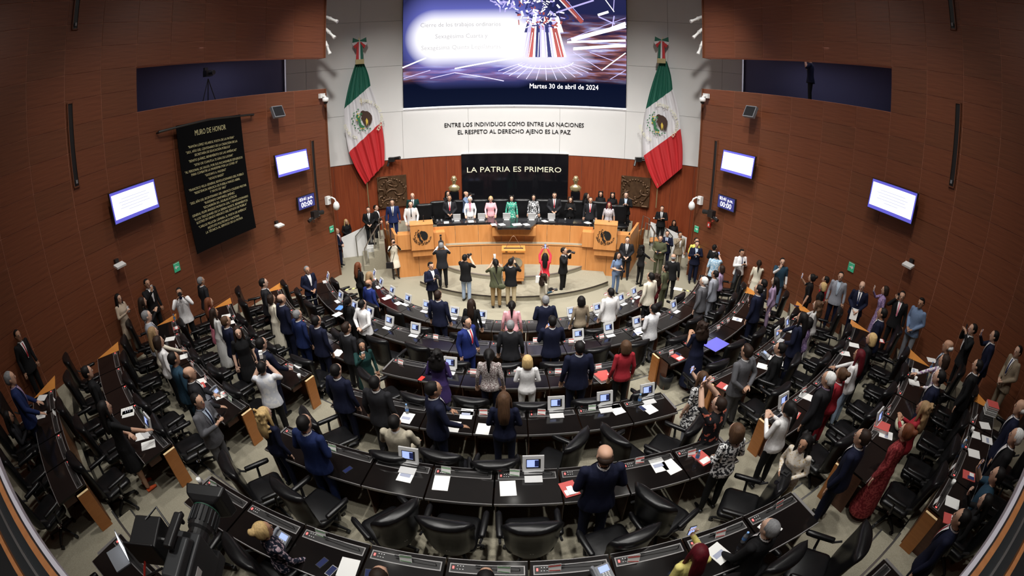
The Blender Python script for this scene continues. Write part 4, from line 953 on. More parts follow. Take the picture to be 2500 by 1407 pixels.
def held(kind,c,rz,clothes,lab):
    base={'phone':'black phone','wphone':'white phone','cam':'black camera','flashcam':'black camera with flash unit','video':'black shoulder video camera','papers':'white papers'}[kind]
    L=('%s held by the %s'%(base,lab)).replace('standing ','')
    w_=L.split()
    L=' '.join(w_[:16]).rstrip(',')
    t=empty({'phone':'phone','wphone':'phone','cam':'camera','flashcam':'camera','video':'video_camera','papers':'papers'}[kind],c,rz,label=L,cat={'phone':'phone','wphone':'phone','papers':'papers','video':'video camera'}.get(kind,'camera'))
    if kind in('phone','wphone'):
        b=MB(); b.box((0,0,0),(.075,.010,.155)); b.build('body','white_plastic' if kind=='wphone' else 'black_plastic',t)
        b=MB(); b.box((0,-.0055,0),(.066,.002,.140)); b.build('screen','screen_blue',t); b=MB(); b.box((-.02,.006,.05),(.022,.004,.03)); b.build('lens','lens_glass',t)
    elif kind=='papers':
        b=MB(); b.box((0,.02,-.06),(.22,.012,.30),rot=Matrix.Rotation(.3,3,'X')); b.build('sheet','paper',t)
    else:
        k=1.6 if kind=='video' else 1.
        b=MB(); b.box((0,0,0),(.15*k*.8,.075*k*1.6,.10*k)); b.box((0,0,.06*k),(.055*k,.06*k,.03*k)); b.build('body','black_plastic',t)
        b=MB(); b.tube([(0,.05*k,-.005),(0,.13*k,-.005),(0,.20*k,-.005)],[.037*k,.04*k,.045*k],12); b.build('lens','black_plastic',t)
        b=MB(); b.tube([(0,.20*k,-.005),(0,.203*k,-.005)],.036*k,12); b.build('glass','lens_glass',t)
        if kind in('flashcam','video'): b=MB(); b.box((0,0,.13*k),(.06,.06,.09)); b.box((0,.03,.19*k),(.075,.06,.06)); b.build('flash','white_plastic' if kind=='flashcam' else 'black_plastic',t)
    return t
DBG=False
P=person
# --- on the rostrum, facing the hall
def D_(px,py,typ,pose,hr,hc,top,bot,clothes,loc,R=None,**k):
    k.setdefault('z',DZ); k.setdefault('out',True); P(px,py,None,typ,pose,hr,hc,top,bot,k.pop('turn',180),clothes,loc,R=R,**k)
D_(957,492,'M','rest','short','dark','blue','blue','blue suit and grey tie','on the rostrum steps behind the banner-side end panel',shirt='white',tie='grey',R=18.3)
D_(1002,494,'M','lean','short','dark','pale','pale','pale grey suit and black tie','standing at the rostrum lectern',shirt='white',tie='black',R=17.75)
D_(1007,481,'M','rest','bald','dark','dgreen','black','dark green jacket and face mask','behind the person in pale grey suit',R=19.3)
D_(1097,482,'M','clasp','short','brown','char','char','charcoal suit and red tie','at the banner-side end of the rostrum counter',shirt='white',tie='red',R=18.45)
D_(1147,481,'F','lean','bun','white','white','white','white suit','at the rostrum counter',shirt='rose')
D_(1198,480,'F','lean','bun','blond','pink','pink','pale pink suit','at the rostrum counter')
D_(1249,478,'D','rest','wavy','dark','greendots','greendots','green dotted dress','at the middle of the rostrum counter',R=18.55)
D_(1303,476,'D','rest','bun','dark','floralbw','floralbw','black and white floral dress','at the rostrum counter')
D_(1354,470,'M','clasp','quiff','dark','char','char','dark grey suit and dark red tie','tallest one at the rostrum counter',shirt='white',tie='dred',h=1.78)
D_(1393,486,'F','phone2','wavy','brown','black','black','black dress, hands before the chin','at the rostrum counter',R=18.5)
D_(1442,487,'M','rest','short','brown','char','char','charcoal suit and bright red tie','at the rostrum counter near the alarm-side lectern',shirt='white',tie='red',R=18.4,h=1.68)
D_(1488,487,'D','rest','long','wine','greyprint','greyprint','grey print dress','behind the alarm-side rostrum lectern',R=17.95,fore='skin')
D_(1528,487,'M','phone2','short','dark','black','black','dark suit and pale blue shirt','behind the end chair of the rostrum',shirt='lblue',R=19.4,h=1.78)
D_(1432,472,'F','rest','long','dark','black','black','black clothes, turned sideways','behind the rostrum near the gold bust',turn=100)
D_(1467,468,'F','rest','wavy','dark','black','black','black clothes with badge','by the wood wall behind the rostrum')
D_(1496,471,'F','clasp','wavy','dark','black','black','black jacket','by the wood wall near the bronze relief')
D_(1092,467,'F','phone','long','dark','black','black','black jacket over white top','by the wood wall beside the gold bust',turn=150,shirt='white')
D_(1137,468,'M','cam','bald','dark','sblue','black','blue shirt raising a camera','beside the gold bust',turn=110,item='cam',h=1.66)
D_(899.5,506,'M','clasp','short','dark','black','black','black suit and pale tie, hands clasped','on the banner-side rostrum steps',shirt='white',tie='grey',z=.6)
D_(916,504,'M','clasp','short','dark','black','black','black suit looking down','on the banner-side rostrum steps',shirt='white',z=.6,turn=120,R=20.2)
D_(1617,503.5,'M','cross','short','dark','black','black','black suit with arms crossed','on the alarm-side rostrum steps',shirt='white',tie='grey',z=.6)
D_(844,536,'F','clasp','long','blond','black','navy','black dress','under the exit sign by the banner wall corner',z=0,turn=160)
D_(1646,538.5,'D','clasp','long','dark','black','black','black dress','beside the alarm-side rostrum steps',z=0,turn=170,fore='black',shin='stocking')
D_(822,569.5,'M','clasp','bald','dark','navy','navy','navy suit and red tie','at the corner of the banner wall',shirt='white',tie='dred',z=0,turn=120,R=19.3)
D_(1699,553,'M','up','short','dark','black','black','black suit raising a red phone','under the exit sign at the alarm-side corner',z=0,turn=-60,shirt='white',tie='lilac',R=19.4,item='phone')
D_(1661,567,'M','phone','short','dark','tweed','tweed','grey brown suit and sunglasses','on the floor by the alarm-side steps',z=0,turn=160,item='phone',shirt='white')
D_(1630,564,'M','phone2','short','dark','navy','navy','navy suit looking at a phone','behind the photographer in olive',z=0,turn=180,item='phone',shirt='lblue',tie='purple')
D_(1614,575.5,'M','belly','short','brown','olive','olive','olive jacket holding a camera','by the alarm-side end of the rostrum',z=0,turn=190,item='cam')
D_(1645,621,'M','rest','bald','grey','black','black','black suit in profile','behind the person in olive tee shirt',z=0,turn=0,shirt='white')
D_(1702,587,'M','phone2','short','dark','navy','navy','navy suit with lanyard','by the alarm-side wall',z=0,turn=170,item='phone',shirt='lblue')
D_(1742,584.5,'M','rest','short','brown','vest','navy','yellow and navy vest over orange shirt','against the alarm-side wall',z=0,turn=150,fore='orange')
D_(1750,616,'M','phone','short','dark','bluepat','black','light blue patterned shirt raising a phone','before the person in yellow vest',z=.0,turn=0,item='phone',fore='skin')
D_(1789,598,'M','clasp','short','dark','black','navy','black suit with white pocket square','against the alarm-side wall',z=.1,turn=40,shirt='white',tie='navy')
D_(1839,609.5,'M','phone2','quiff','dark','white','char','white shirt and blue tie','against the alarm-side wall',tie='blue',shirt='white',z=.38,turn=150,item='phone')
D_(1859,636,'D','phone','pony','brown','cream','cream','sleeveless cream dress raising a phone','by the alarm-side wall',z=.40,turn=0,item='phone',fore='skin')
D_(1921,631,'M','phone','short','dark','dteal','denim','dark vest over pale checked shirt','against the alarm-side wall, hand at mouth',z=.74,turn=170,fore='white')
# --- photographers on the stage floor
D_(959,584,'D','cam','short','dark','cream','cream','cream dress and black cardigan aiming a phone','by the rostrum end',z=0,turn=170,item='phone',fore='black',shin='stocking')
D_(1076.5,592.5,'M','cam','short','grey','char','black','black padded vest with shoulder video camera','on the stage platform',z=.17,turn=0,item='video',fore='white')
D_(1051,641,'M','phone2','quiff','dark','navy','black','open navy blazer over white shirt','at the banner-side tip of the stage platform',z=0,turn=150,item='cam',shirt='white')
D_(1135,621.6,'M','cam','short','dark','black','ldenim','black polo shirt and blue jeans','before the stage platform edge',z=0,turn=30,item='cam',fore='skin')
D_(1210,634,'M','cam','pony','dark','olive','khaki','olive tee shirt and khaki trousers with green pouch','facing the stage',z=0,turn=-8,item='flashcam',fore='skin')
D_(1247,632,'M','cam','short','dark','black','sand','black jacket and sand trousers','before the free-standing lectern',z=0,turn=12,item='cam')
D_(1331,619,'F','high','long','dark','red','stone','red top with white shoulder bag','on the stage platform',z=.17,turn=0,item='phone')
D_(1330,669,'F','belly','curly','brown','stone','stone','sand vest with dark sleeves','walking before the stage platform with a camera',z=0,turn=70,item='cam',fore='dteal')
D_(1377,605,'M','cam','short','dark','black','black','black sweater and black trousers','facing sideways on the stage floor',z=0,turn=110,item='cam',shoe='shoe_white')
D_(1508.6,616.5,'F','belly','long','dark','sblue','denim','denim shirt and blue jeans','before the alarm-side end of the rostrum',z=0,turn=140,item='cam',fore='skin')
D_(1532.5,579,'M','clasp','short','dark','char','char','charcoal suit and grey tie','guarding the alarm-side corner of the rostrum',z=0,turn=180,shirt='white',tie='grey')
D_(1569,599,'F','reach','curly','dark','black','black','sleeveless black top leaning to a folder','beside the alarm-side end of the rostrum',z=0,turn=50,fore='skin')
# --- rows 1 and 2
P(1579,662,1,'M','rest','short','dark','cream','black',0,'long cream guayabera shirt')
P(1602,669,None,'F','rest','curly','brown','maroon','maroon',5,'dark maroon dress','behind the first row, beside the long cream guayabera',z=.1)
P(1626,648,None,'F','rest','short','dark','olive','olive',0,'olive tee shirt','behind the first row at the alarm-side end',z=.05,fore='skin')
P(1716,675.6,2,'M','rest','short','white','grey','grey',-10,'grey suit looking down')
P(1747,661,2,'M','rest','short','dark','lgrey','lgrey',0,'pale grey suit')
P(1763,649,2,'F','rest','bob','brown','lilac','black',0,'lilac top')
P(879,640,1,'F','rest','long','redbrown','black','black',-5,'dark jacket and long hair')
P(904,663.6,1,'F','rest','long','dblond','char','black',0,'charcoal knit top')
P(898.6,684,1,'M','rest','bald','brown','royal','royal',0,'bright blue suit')
P(848.7,724.6,2,'F','rest','pony','dark','black','black',0,'black top')
P(883,733,2,'M','behind','short','dark','white','black',5,'white shirt, hands behind back')
P(748,651,2,'M','clasp','short','grey','navy','navy','c-25','navy suit facing the seats',shirt='white',tie='white')
P(1079,701.5,1,'M','rest','short','brown','navy','navy',0,'wide navy suit')
P(1154,724.6,1,'F','rest','long','brown','black','black',0,'black cardigan and long hair')
P(1249.5,734,1,'F','rest','pony','dark','pink','pink',0,'pink top and ponytail')
P(1329,715,1,'M','clasp','short','grey','navy','navy',0,'navy suit and grey hair')
P(1414.5,719,1,'F','rest','bob','dark','tweed','black',0,'brown tweed jacket')
P(1492,704,1,'M','rest','short','dark','white','olive',0,'white shirt and olive trousers')
P(1138,774.5,2,'M','rest','short','dark','royal','royal','c-45','bright blue suit and red tie',shirt='white',tie='red')
P(1246,783,2,'M','rest','short','grey','char','char',0,'dark charcoal suit')
P(1349,772.5,2,'M','phone2','short','dark','navy','navy',0,'dark navy suit holding a phone',item='phone')
P(1597,744,2,'M','reach','short','dark','whitegrid','grey',-5,'white shirt with black embroidered arrows')
# --- row 3
P(1066,853.5,3,'D','clasp','curly','dark','purple','purple',0,'dark purple dress')
P(1194,852,3,'F','rest','pony','dark','geo','navy',0,'grey and maroon lattice blouse')
P(1288,869,3,'F','clasp','bob','blond','white','white',0,'white jacket, short hair')
P(1416,834,3,'M','rest','short','dark','navy','navy',0,'very dark navy suit')
P(1529.5,833,3,'F','rest','bob','lbrown','dred','black',0,'red satin blouse')
P(880,831,3,'D','phone','long','dark','dgreen','dgreen','c-12','dark green dress filming by phone',item='wphone',loc='in the banner-side aisle by the third row',z=.74,fore='dgreen')
P(843,790,3,'M','rest','quiff','brown','char','char',10,'charcoal suit with white shirt collar','by the banner-side aisle, third row',z=.74)
P(770,772,3,'M','rest','short','dark','navy','navy',0,'navy suit, shaved head')
P(723.5,758,3,'M','rest','short','grey','blue','blue',0,'blue suit')
P(687.5,718,3,'M','rest','bald','brown','navy','navy',0,'navy suit, bald')
P(660,720,3,'L','rest','bob','brown','cream','cream',0,'long cream knitted dress')
P(647,679,3,'M','rest','short','dark','char','char',15,'charcoal suit looking down',shirt='white')
P(1705,779,3,'L','phone2','curly','brown','navy','red',10,'navy dress with red flowery hem',fore='skin')
P(1817,663,3,'M','clasp','short','dark','char','char',0,'dark suit and glasses',shirt='white')
P(1848,694,3,'M','rest','short','dark','navy','navy',0,'navy suit and coral tie',shirt='white',tie='red')
P(1870,697,3,'F','rest','wavy','lbrown','navy','navy',0,'navy dress and gold earring')
P(1880,672,None,'F','rest','long','dark','lilac','lilac',-10,'pale lilac blouse','behind the third row at the alarm-side wall',z=1.0)
P(1829,796,4,'M','rest','short','dark','black','black',-20,'black suit, seated',sit=True)
# --- row 4
P(1230,960,4,'F','clasp','long','lbrown','navy','navy',0,'navy dress and shoulder-length hair')
P(1055,934,4,'M','lean','short','dark','navy','navy',55,'navy suit looking sideways')
P(817,891,4,'M','rest','short','dark','navy','navy',0,'navy suit','beside the banner-side aisle, fourth row',z=fz(4))
P(912.5,920,4,'M','rest','short','dark','char','char',0,'wide dark suit','second in the fourth row from the banner-side aisle',z=fz(4))
P(959.6,1016,4,'M','lean','short','dark','stone','stone',-5,'stone grey jacket, seated',sit=True,loc='on a low seat in the fourth row',z=fz(4)+.28)
P(1827,844,4,'M','behind','quiff','brown','grey','grey',0,'grey suit with hands behind the back')
P(1943,756,4,'M','reach','long','dark','navy','navy',0,'dark navy suit, long hair and beard')
P(1977,776,4,'F','rest','bob','dark','purplepat','purplepat',-5,'dark patterned dress')
P(1998,735,4,'F','reach','curly','lbrown','pale','pale',0,'pale grey top and curly hair')
P(633.7,826,4,'M','lean','short','dark','navy','navy',0,'navy suit leaning on the desk')
P(586.5,794,4,'D','rest','long','brown','black','black','c-5','short-sleeved black dress, turned back',fore='skin')
P(548,773,4,'M','rest','short','lbrown','navy','navy',0,'dark navy jacket, light brown hair')
P(518.6,753.7,4,'L','rest','long','brown','pale','pale',0,'white dress with pink edge')
P(507.5,728,4,'D','rest','long','redbrown','rose','rose',0,'rose red dress')
P(488,677,None,'M','rest','short','grey','char','char',-20,'charcoal suit in profile','against the banner wall beyond the fourth row',z=1.1,shirt='white')
P(435,704,None,'M','cam','short','dark','white','black','c','white shirt aiming a camera','against the banner wall by the fifth row',z=1.3,item='cam')
# --- row 5
P(1480,1094,5,'M','clasp','bald','brown','navy','navy',0,'navy suit, bald')
P(640,997,5,'F','rest','wavy','blond','navy','navy',10,'navy dress and long blond waves','in the banner-side aisle by the fifth row',z=fz(5),h=1.66)
P(737,1017,5,'M','clasp','short','dark','blue','blue',0,'blue suit','fifth row next to the banner-side aisle',z=fz(5),h=1.78)
P(475.6,964,5,'M','phone2','short','dark','grey','grey',70,'grey suit with tie aiming a phone','at the fifth row, banner-side aisle',z=fz(5),item='phone',shirt='lblue',tie='navy')
P(635,885,4,'M','cam','short','dark','check','black',-40,'white checked shirt with camera strap','in the banner-side aisle by the fourth row',z=fz(4),item='flashcam',fore='skin',h=1.70)
P(456,898,5,'M','lean','bald','brown','char','char',20,'dark suit, beard and glasses')
P(419,862,5,'M','rest','short','dark','dteal','dteal',0,'dark teal suit')
P(392.5,817.5,5,'F','rest','bob','brown','white','black',0,'white blouse and short brown hair')
P(371.5,799,5,'F','reach','long','dblond','cream','cream',0,'cream top and long fair hair')
P(366,755,5,'M','rest','short','grey','lgrey','char',0,'pale lilac shirt')
P(344,727,None,'F','phone2','long','brown','black','black',-10,'black jacket, arm bent','behind the fifth row near the banner wall',z=1.75)
P(345,681.6,None,'M','phone','short','dark','black','black',60,'black suit raising a white phone','against the banner wall behind the fifth row',z=1.6,item='wphone',shirt='white')
P(285.6,719,None,'D','phone2','long','dark','beige','beige',50,'beige dress looking at a phone','against the banner wall behind the fifth row',z=1.75,item='wphone')
P(1902,958,5,'F','phone2','pony','dark','white','black',0,'white puff-sleeved blouse and black trousers')
P(2019,903,5,'M','rest','short','white','char','char',-5,'dark suit, white hair',shirt='lilac',tie='blue')
P(2059,900,5,'F','rest','bun','lbrown','dred','dred',0,'dark red cardigan over white blouse',shirt='white')
P(2102,854.5,5,'F','reach','long','wine','white','ldenim',0,'white embroidered blouse and pale jeans')
P(2127.5,813,5,'F','rest','bob','blond','black','black',-10,'black dress and blond hair')
P(2147,749,5,'M','rest','short','dark','navy','navy',0,'navy suit in profile',shirt='white')
P(1802,1036,5,'F','clasp','bob','lbrown','floralbw','black',0,'white and black floral blouse')
P(1718,909,None,'D','phone','long','lbrown','floralbw','lgrey',-10,'patterned white dress filming','in the alarm-side aisle by the fourth row',z=fz(4),item='phone',fore='skin')
P(1761,972.6,None,'M','high','short','brown','blackprint','grey',-25,'black printed tee, both arms raised','in the alarm-side aisle by the fifth row',z=fz(5)-.18,item='phone',fore='skin',h=1.74)
P(1972,1066,None,'F','belly','wavy','dark','creamemb','sand','c15','cream embroidered blouse holding a camera','in the alarm-side aisle by the sixth row',z=fz(6)-.18,item='cam',h=1.62)
# --- alarm-side wall
WLL='against the alarm-side wall'
P(1987,671,None,'F','phone','bun','dark','black','black',0,'black dress with red ribbon',WLL+' by the fourth row',z=1.15,item='wphone',fore='skin')
P(2015,677,None,'F','rest','short','dark','red','black',0,'red top',WLL+', behind the blond person',z=1.2)
P(2013,688,4,'F','rest','bob','blond','black','black',0,'black jacket with red trim','beside the wedge shelf of the fourth row',z=1.15)
P(2055,665,None,'M','rest','short','dark','lgrey','navy','c','pale grey blazer looking down',WLL+' behind the fourth row',z=1.35,shirt='lblue')
P(2107.5,688,None,'M','clasp','bald','dark','navy','navy','c','navy suit holding white papers',WLL+' by the fifth row',z=1.46,item='papers',shirt='white',tie='blue')
P(2164,699.5,None,'L','phone','bob','brown','purplepat','purplepat',-10,'lilac floral dress raising a phone',WLL+' by the fifth row',z=1.6,item='wphone')
P(2205.6,712,None,'M','ear','short','dark','black','black','c','black suit and coral tie, telephoning',WLL+' behind the fifth row',z=1.7,item='phone',shirt='white',tie='rose')
P(2252.5,729,None,'M','clasp','quiff','dark','sblue','lgrey','c25','blue denim shirt and grey jeans',WLL+' by the sixth row',z=1.82)
P(2302,825,6,'M','rest','bald','white','grey','grey',0,'grey vest over pale blue shirt',fore='lblue',shirt='lblue')
P(2298,860,6,'F','reach','bob','brown','floralwhite','white',0,'white blouse with coloured flowers')
P(2298,904,6,'M','rest','short','dark','navy','navy',0,'dark navy suit with white shirt',shirt='white')
P(2250,975,6,'F','phone2','wavy','dblond','dred','dred',0,'dark red top and fair hair')
P(2212,1032,6,'L','rest','bun','redbrown','lace','lace',0,'long maroon lace dress')
P(2115,1052,6,'M','rest','short','brown','navy','navy',-10,'navy suit','standing at the alarm-side aisle end of the sixth row',z=fz(6),h=1.76)
P(2380,792,None,'M','cam','short','dark','black','black',-20,'black suit aiming a phone',WLL+' beyond the sixth row',z=2.1,item='phone',shirt='white')
P(2433,809,None,'M','phone','short','dark','navy','navy',0,'navy suit and dark tie',WLL+' beyond the sixth row',z=2.24,item='phone',shirt='white',tie='black')
P(2393,880,None,'M','rest','short','dark','black','black',10,'black suit with white collar','near the wedge shelf of the last row',z=2.1,shirt='white')
P(2491,846,None,'M','clasp','short','dark','tweed','tweed','c40','grey brown suit and blue tie',WLL+' by the last row',z=2.24,shirt='white',tie='blue')
P(2478,965.6,7,'M','rest','bald','white','navy','navy',0,'dark navy jacket, white beard')
P(2471,1051,7,'M','rest','short','white','black','black',0,'black suit, white hair',shirt='white')
P(2435,1136,7,'M','phone','short','dark','dteal','dteal',0,'dark sweater holding a phone, seated',item='phone',sit=True,fore='skin')
P(2423,1194,7,'F','phone','long','dark','black','black',0,'black lace top, seated',sit=True,loc='last row between the phone user and the aisle',z=fz(7)+.03)
P(2362,1249,7,'M','rest','short','dark','navy','navy',-5,'dark navy suit with white shirt','at the aisle end of the last row',z=fz(7),shirt='white',tie='dred')
# --- banner side, sixth and last rows
P(272,967,6,'D','reach','long','dark','black','black',5,'black sleeveless dress and orange shoes',fore='skin',shin='skin',shoe='shoe_orange')
P(215,891,6,'F','rest','short','dark','black','black',0,'black top, head in profile')
P(33,805,None,'M','rest','short','dark','black','black','c-30','black suit and dark red tie','against the banner wall by the last row',z=2.24,shirt='white',tie='dred')
P(41.6,896.5,7,'M','lean','short','grey','blue','navy',0,'blue suit, grey hair',shirt='lilac')
P(21,1001,7,'F','phone2','long','dark','char','black',0,'glittery dark top, seated',sit=True,item='phone')
# --- nearest rows
P(632,1281,6,'F','lean','bun','blond','floraldark','floraldark',25,'dark floral blouse with white collar, seated',sit=True,loc='sixth row, third from the banner-side aisle',z=fz(6)+.12)
P(1713,1337,6,'F','phone','long','wine','yellow','yellow',0,'pale yellow jacket raising a phone, seated',sit=True,item='phone',loc='sixth row of the centre block',z=fz(6)+.1)
P(1890,1275,6,'M','lean','short','grey','black','black',-10,'black suit, seated',sit=True,loc='sixth row, beside the alarm-side aisle',z=fz(6)+.1)
P(920,1396,6,'M','rest','short','brown','char','char',0,'dark clothes, only hair in view',sit=True,loc='sixth row beside the light-framed phone',z=fz(6)+.05)
P(1185,1400,6,'F','rest','short','dark','char','char',0,'dark clothes, top of head in view',sit=True,loc='sixth row at the middle',z=fz(6)+.05)
# gallery cameraman
gp=wpt(1,11.6,7.4,-.9)
o=inst(body('M','cam')[0],'person',None,(gp.x,gp.y,7.4),(0,0,face_ang(gp.x,gp.y,0,21)),None,label='person in dark shirt operating a camera in the dark gallery opening',cat='person')
for k,m_ in enumerate(['skin_b','cloth_navy','cloth_black','shoe_black','skin_b','cloth_black','eye_white','eye_dark','lip']): o.material_slots[k].link='OBJECT'; o.material_slots[k].material=M(m_)
hb=inst(hair('short'),'hair',o); hb.material_slots[0].link='OBJECT'; hb.material_slots[0].material=M('hair_dark')
held('video',(gp+Vector((-.25,.35,1.62))),face_ang(gp.x,gp.y,0,21),'','gallery camera operator')
# people who stand shoulder to shoulder: keep the bodies apart
for _ in range(8):
    for a_ in range(len(PEOPLE)):
        for b_ in range(a_+1,len(PEOPLE)):
            A_,B_=PEOPLE[a_][3],PEOPLE[b_][3]
            if abs(A_.location.z-B_.location.z)>.7: continue
            v=(B_.location-A_.location).to_2d(); d=v.length
            if 1e-4<d<.43:
                v=v/d*(.43-d)*.5
                for o,s_ in ((A_,-1),(B_,1)):
                    o.location.x+=v.x*s_; o.location.y+=v.y*s_
                    if o.name in HELDBY: HELDBY[o.name].location.x+=v.x*s_; HELDBY[o.name].location.y+=v.y*s_
PEOPLE=[(p[3].location.x,p[3].location.y)+p[2:] for p in PEOPLE]
# ================================================================ chairs placed clear of the people
PLACED=[]
for D,Q,rz in sorted(CHAIRPOS,key=lambda c:-c[0]['i']):
    i,blk,k=D['i'],D['b'],D['k']; sitter=None
    for (x,y,zz,o,sit,prz) in PEOPLE:
        if sit and abs(zz-Q.z)<.4 and math.hypot(x-Q.x,y-Q.y)<.6: sitter=(x,y,zz,prz)
    if sitter:
        x,y,zz,prz=sitter; Q=Vector((x,y,Q.z)); rz=prz
    else:
        near=[(x,y) for (x,y,zz,o,sit,prz) in PEOPLE if abs(zz-Q.z)<.32 and math.hypot(x-Q.x,y-Q.y)<1.6]
        rho,phi=unpol(Q.x,Q.y); best=None; hi=rr(i+1)-.33 if i<7 else rho+.6; lo=rr(i)+DEP+.22
        for r_ in np.linspace(lo,hi,7):
            for dp_ in np.linspace(-.55,.55,7):
                Q2=pol(r_,phi+dp_/rr(i)*57,Q.z)
                if abs(Q2.x)>abs(wallX(Q2.y))-.38: continue
                c=abs(r_-rho)*.35+abs(dp_)*.8
                for (x,y) in near: c+=max(0,.50-math.hypot(Q2.x-x,Q2.y-y))*9
                for (x,y,z_) in PLACED:
                    if abs(z_-Q.z)<.2: c+=max(0,.60-math.hypot(Q2.x-x,Q2.y-y))*9
                if best is None or c<best[0]: best=(c,Q2)
        Q=best[1] if best else Q
    PLACED.append((Q.x,Q.y,Q.z))
    chair(Q.x,Q.y,Q.z,rz,plabel('black leather chair',i,blk,k))
# rostrum chairs
for a,yw in ((1035,0),(1072,6),(1122,-8),(1172,0),(1222,0),(1275,0),(1328,0),(1376,0),(1418,4),(1462,-5),(1517,12)):
    d=ray(a,500); n_=math.hypot(d[0],d[1]); R=19.1 if 1040<a<1500 else 18.7; x,y=d[0]/n_*R,d[1]/n_*R
    chair(x,y,DZ,face_ang(x,y,0,0)+rad(yw),'black leather chair behind the rostrum, number %s from the banner side'%(ORD[[1035,1072,1122,1172,1222,1275,1328,1376,1418,1462,1517].index(a)+1]) .replace('number ',''),'black leather chairs on the rostrum')
# ================================================================ things on the desks
def ondesk(px,py,i,dzv=0.): 
    p=atz(px,py,dz(i)+dzv); return p
def dlabel(what,p,i):
    best=min((D for D in DESK if D['i']==i),key=lambda D:(pol(rr(i)+.3,(D['p0']+D['p1'])/2)-Vector((p.x,p.y,0))).length)
    return plabel(what,i,best['b'],best['k'])
def drz(p): return rad(unpol(p.x,p.y)[1])
rni=random.Random(9)
def monitor(px,py,i,label=None,yaw=0.):
    """slanted terminal screen standing on the desk; px,py = centre of its face"""
    p=atz(px,py,dz(i)+.17); r,phi=unpol(p.x,p.y); rc=rr(i)+.12; p=pol(min(max(r,rc-.02),rc+.06),phi,dz(i)); t=empty('desk_monitor',p,rad(phi)+rad(yaw),label=label or dlabel('lit grey desk terminal',p,i),cat='monitor',group='lit terminals on the desks')
    R=Matrix.Rotation(-.30,3,'X')
    b=MB(); b.box(R@Vector((0,0,.19)),(.29,.03,.25),rot=R); b.box(R@Vector((0,0,.05)),(.25,.05,.05),rot=R); b.build('case','monitor_case',t)
    b=MB(); b.box(R@Vector((0,-.017,.195)),(.195,.004,.145),rot=R); b.build('bezel','black_plastic',t)
    b=MB(); b.box(R@Vector((-.01,-.020,.20)),(.155,.003,.115),rot=R); b.build('screen','screen_blue',t)
    b=MB(); b.box(R@Vector((.045,-.022,.20)),(.055,.003,.10),rot=R); b.build('screen_menu','screen_dark',t)
    b=MB(); b.box((0,-.09,.008),(.24,.13,.012)); b.build('base','monitor_case',t)
for px,py,i in ((913,668,1),(930,689,1),(956,710,1),(994,730,1),(1046,742,1),(1112,758,1),(1180,762,1),(1390,755,1),(1510,725,1),(1550,713,1),
  (798,676,2),(828,723,2),(862,748,2),(900,763,2),(948,785,2),(1012,803,2),(1414,820,2),(1488,803,2),(1648,747,2),(1098,890,3),(1358,987,4),(1477,974,4),(1583,957,4),(998,1113,5),(1302,1134,5),(1902,815,4),(1926,790,4),(1918,982,5),(2150,1020,6),(1562,790,2),(340,1045,6),(1470,760,1)): monitor(px,py,i)
def card(px,py,i,col):
    p=ondesk(px,py,i,.04); r,phi=unpol(p.x,p.y)
    t=empty('name_card',(p.x,p.y,dz(i)),drz(p)+rni.uniform(-.15,.15),label=dlabel('folded %s name card'%col,p,i),cat='card',group='folded name cards on the desks')
    R=Matrix.Rotation(-.35,3,'X'); b=MB(); b.box(R@Vector((0,-.0,.05)),(.135,.003,.10),rot=R); R2=Matrix.Rotation(.35,3,'X'); b.box(R2@Vector((0,.07,.045)),(.135,.003,.095),rot=R2); b.build('sheet','paper',t)
    b=MB(); b.box(R@Vector((.0,-.003,.088)),(.13,.002,.018),rot=R); b.box(R@Vector((0,-.003,.02)),(.12,.002,.012),rot=R@Matrix.Rotation(.12,3,'Y')); b.build('print','card_red' if col=='red' else 'card_green',t)
for px,py,i,c in ((1063,824,2,'red'),(1308,832,2,'red'),(1395,834,2,'red'),(1470,823,2,'red'),(977,886,3,'red'),(1155,910,3,'red'),(1262,905,3,'red'),(1363,909,3,'red'),(1462,897,3,'red'),(1640,862,3,'red'),(1322,1010,4,'red'),(1446,999,4,'green'),(1180,1010,4,'red'),(955,1008,4,'red'),(810,1097,5,'green'),(956,1130,5,'green'),(1088,1152,5,'green'),(1256,1159,5,'green'),(1563,1128,5,'red'),(520,1187,6,'green'),(782,1308,6,'green'),(990,1370,6,'green'),(1230,1396,6,'green'),(1355,1392,6,'red'),(1547,1370,6,'red'),(1760,1308,6,'red'),(1905,1235,6,'red'),(1880,770,4,'red'),(1738,930,4,'red'),(1805,745,3,'red'),(1779,783,3,'red'),(1755,800,3,'red'),(1828,733,3,'red'),(560,855,4,'red'),(428,850,5,'red'),(446,855,5,'red'),(468,890,5,'red'),(500,925,5,'red'),(560,975,5,'green'),(556,752,4,'red'),(570,775,4,'red'),(575,800,4,'red'),(709,897,4,'red'),(600,860,4,'green'),(131,983,7,'red'),(129,1013,7,'red'),(342,1003,6,'green'),(2038,900,5,'red'),(2062,848,5,'red'),(1965,955,5,'red'),(2213,905,6,'red'),(2195,950,6,'red'),(2172,1000,6,'red'),(2385,1025,7,'red'),(2330,1147,7,'red'),(2290,1230,7,'red'),(2360,1080,7,'red'),(1690,1110,5,'red'),(1480,720,1,'red'),(1448,752,1,'red'),(1535,720,1,'red')): card(px,py,i,c)
def flat(nm,what,px,py,i,w,h,m,rz=0.,th=.004,cat='paper',extra=None,zoff=.003):
    p=ondesk(px,py,i,zoff); t=empty(nm,(p.x,p.y,dz(i)+.001),drz(p)+rz,label=dlabel(what,p,i),cat=cat,group=None)
    b=MB(); b.box((0,0,th/2+zoff-.002),(w,h,th)); b.build('sheet' if cat=='paper' else 'body',m,t)
    if extra: extra(t,th+zoff)
    return t
def ink(t,z):
    b=MB()
    for k in range(3): b.box((0,.07-.05*k,z-.0005),(.15-.03*(k%2),.012,.001))
    b.build('print','paper_ink',t)
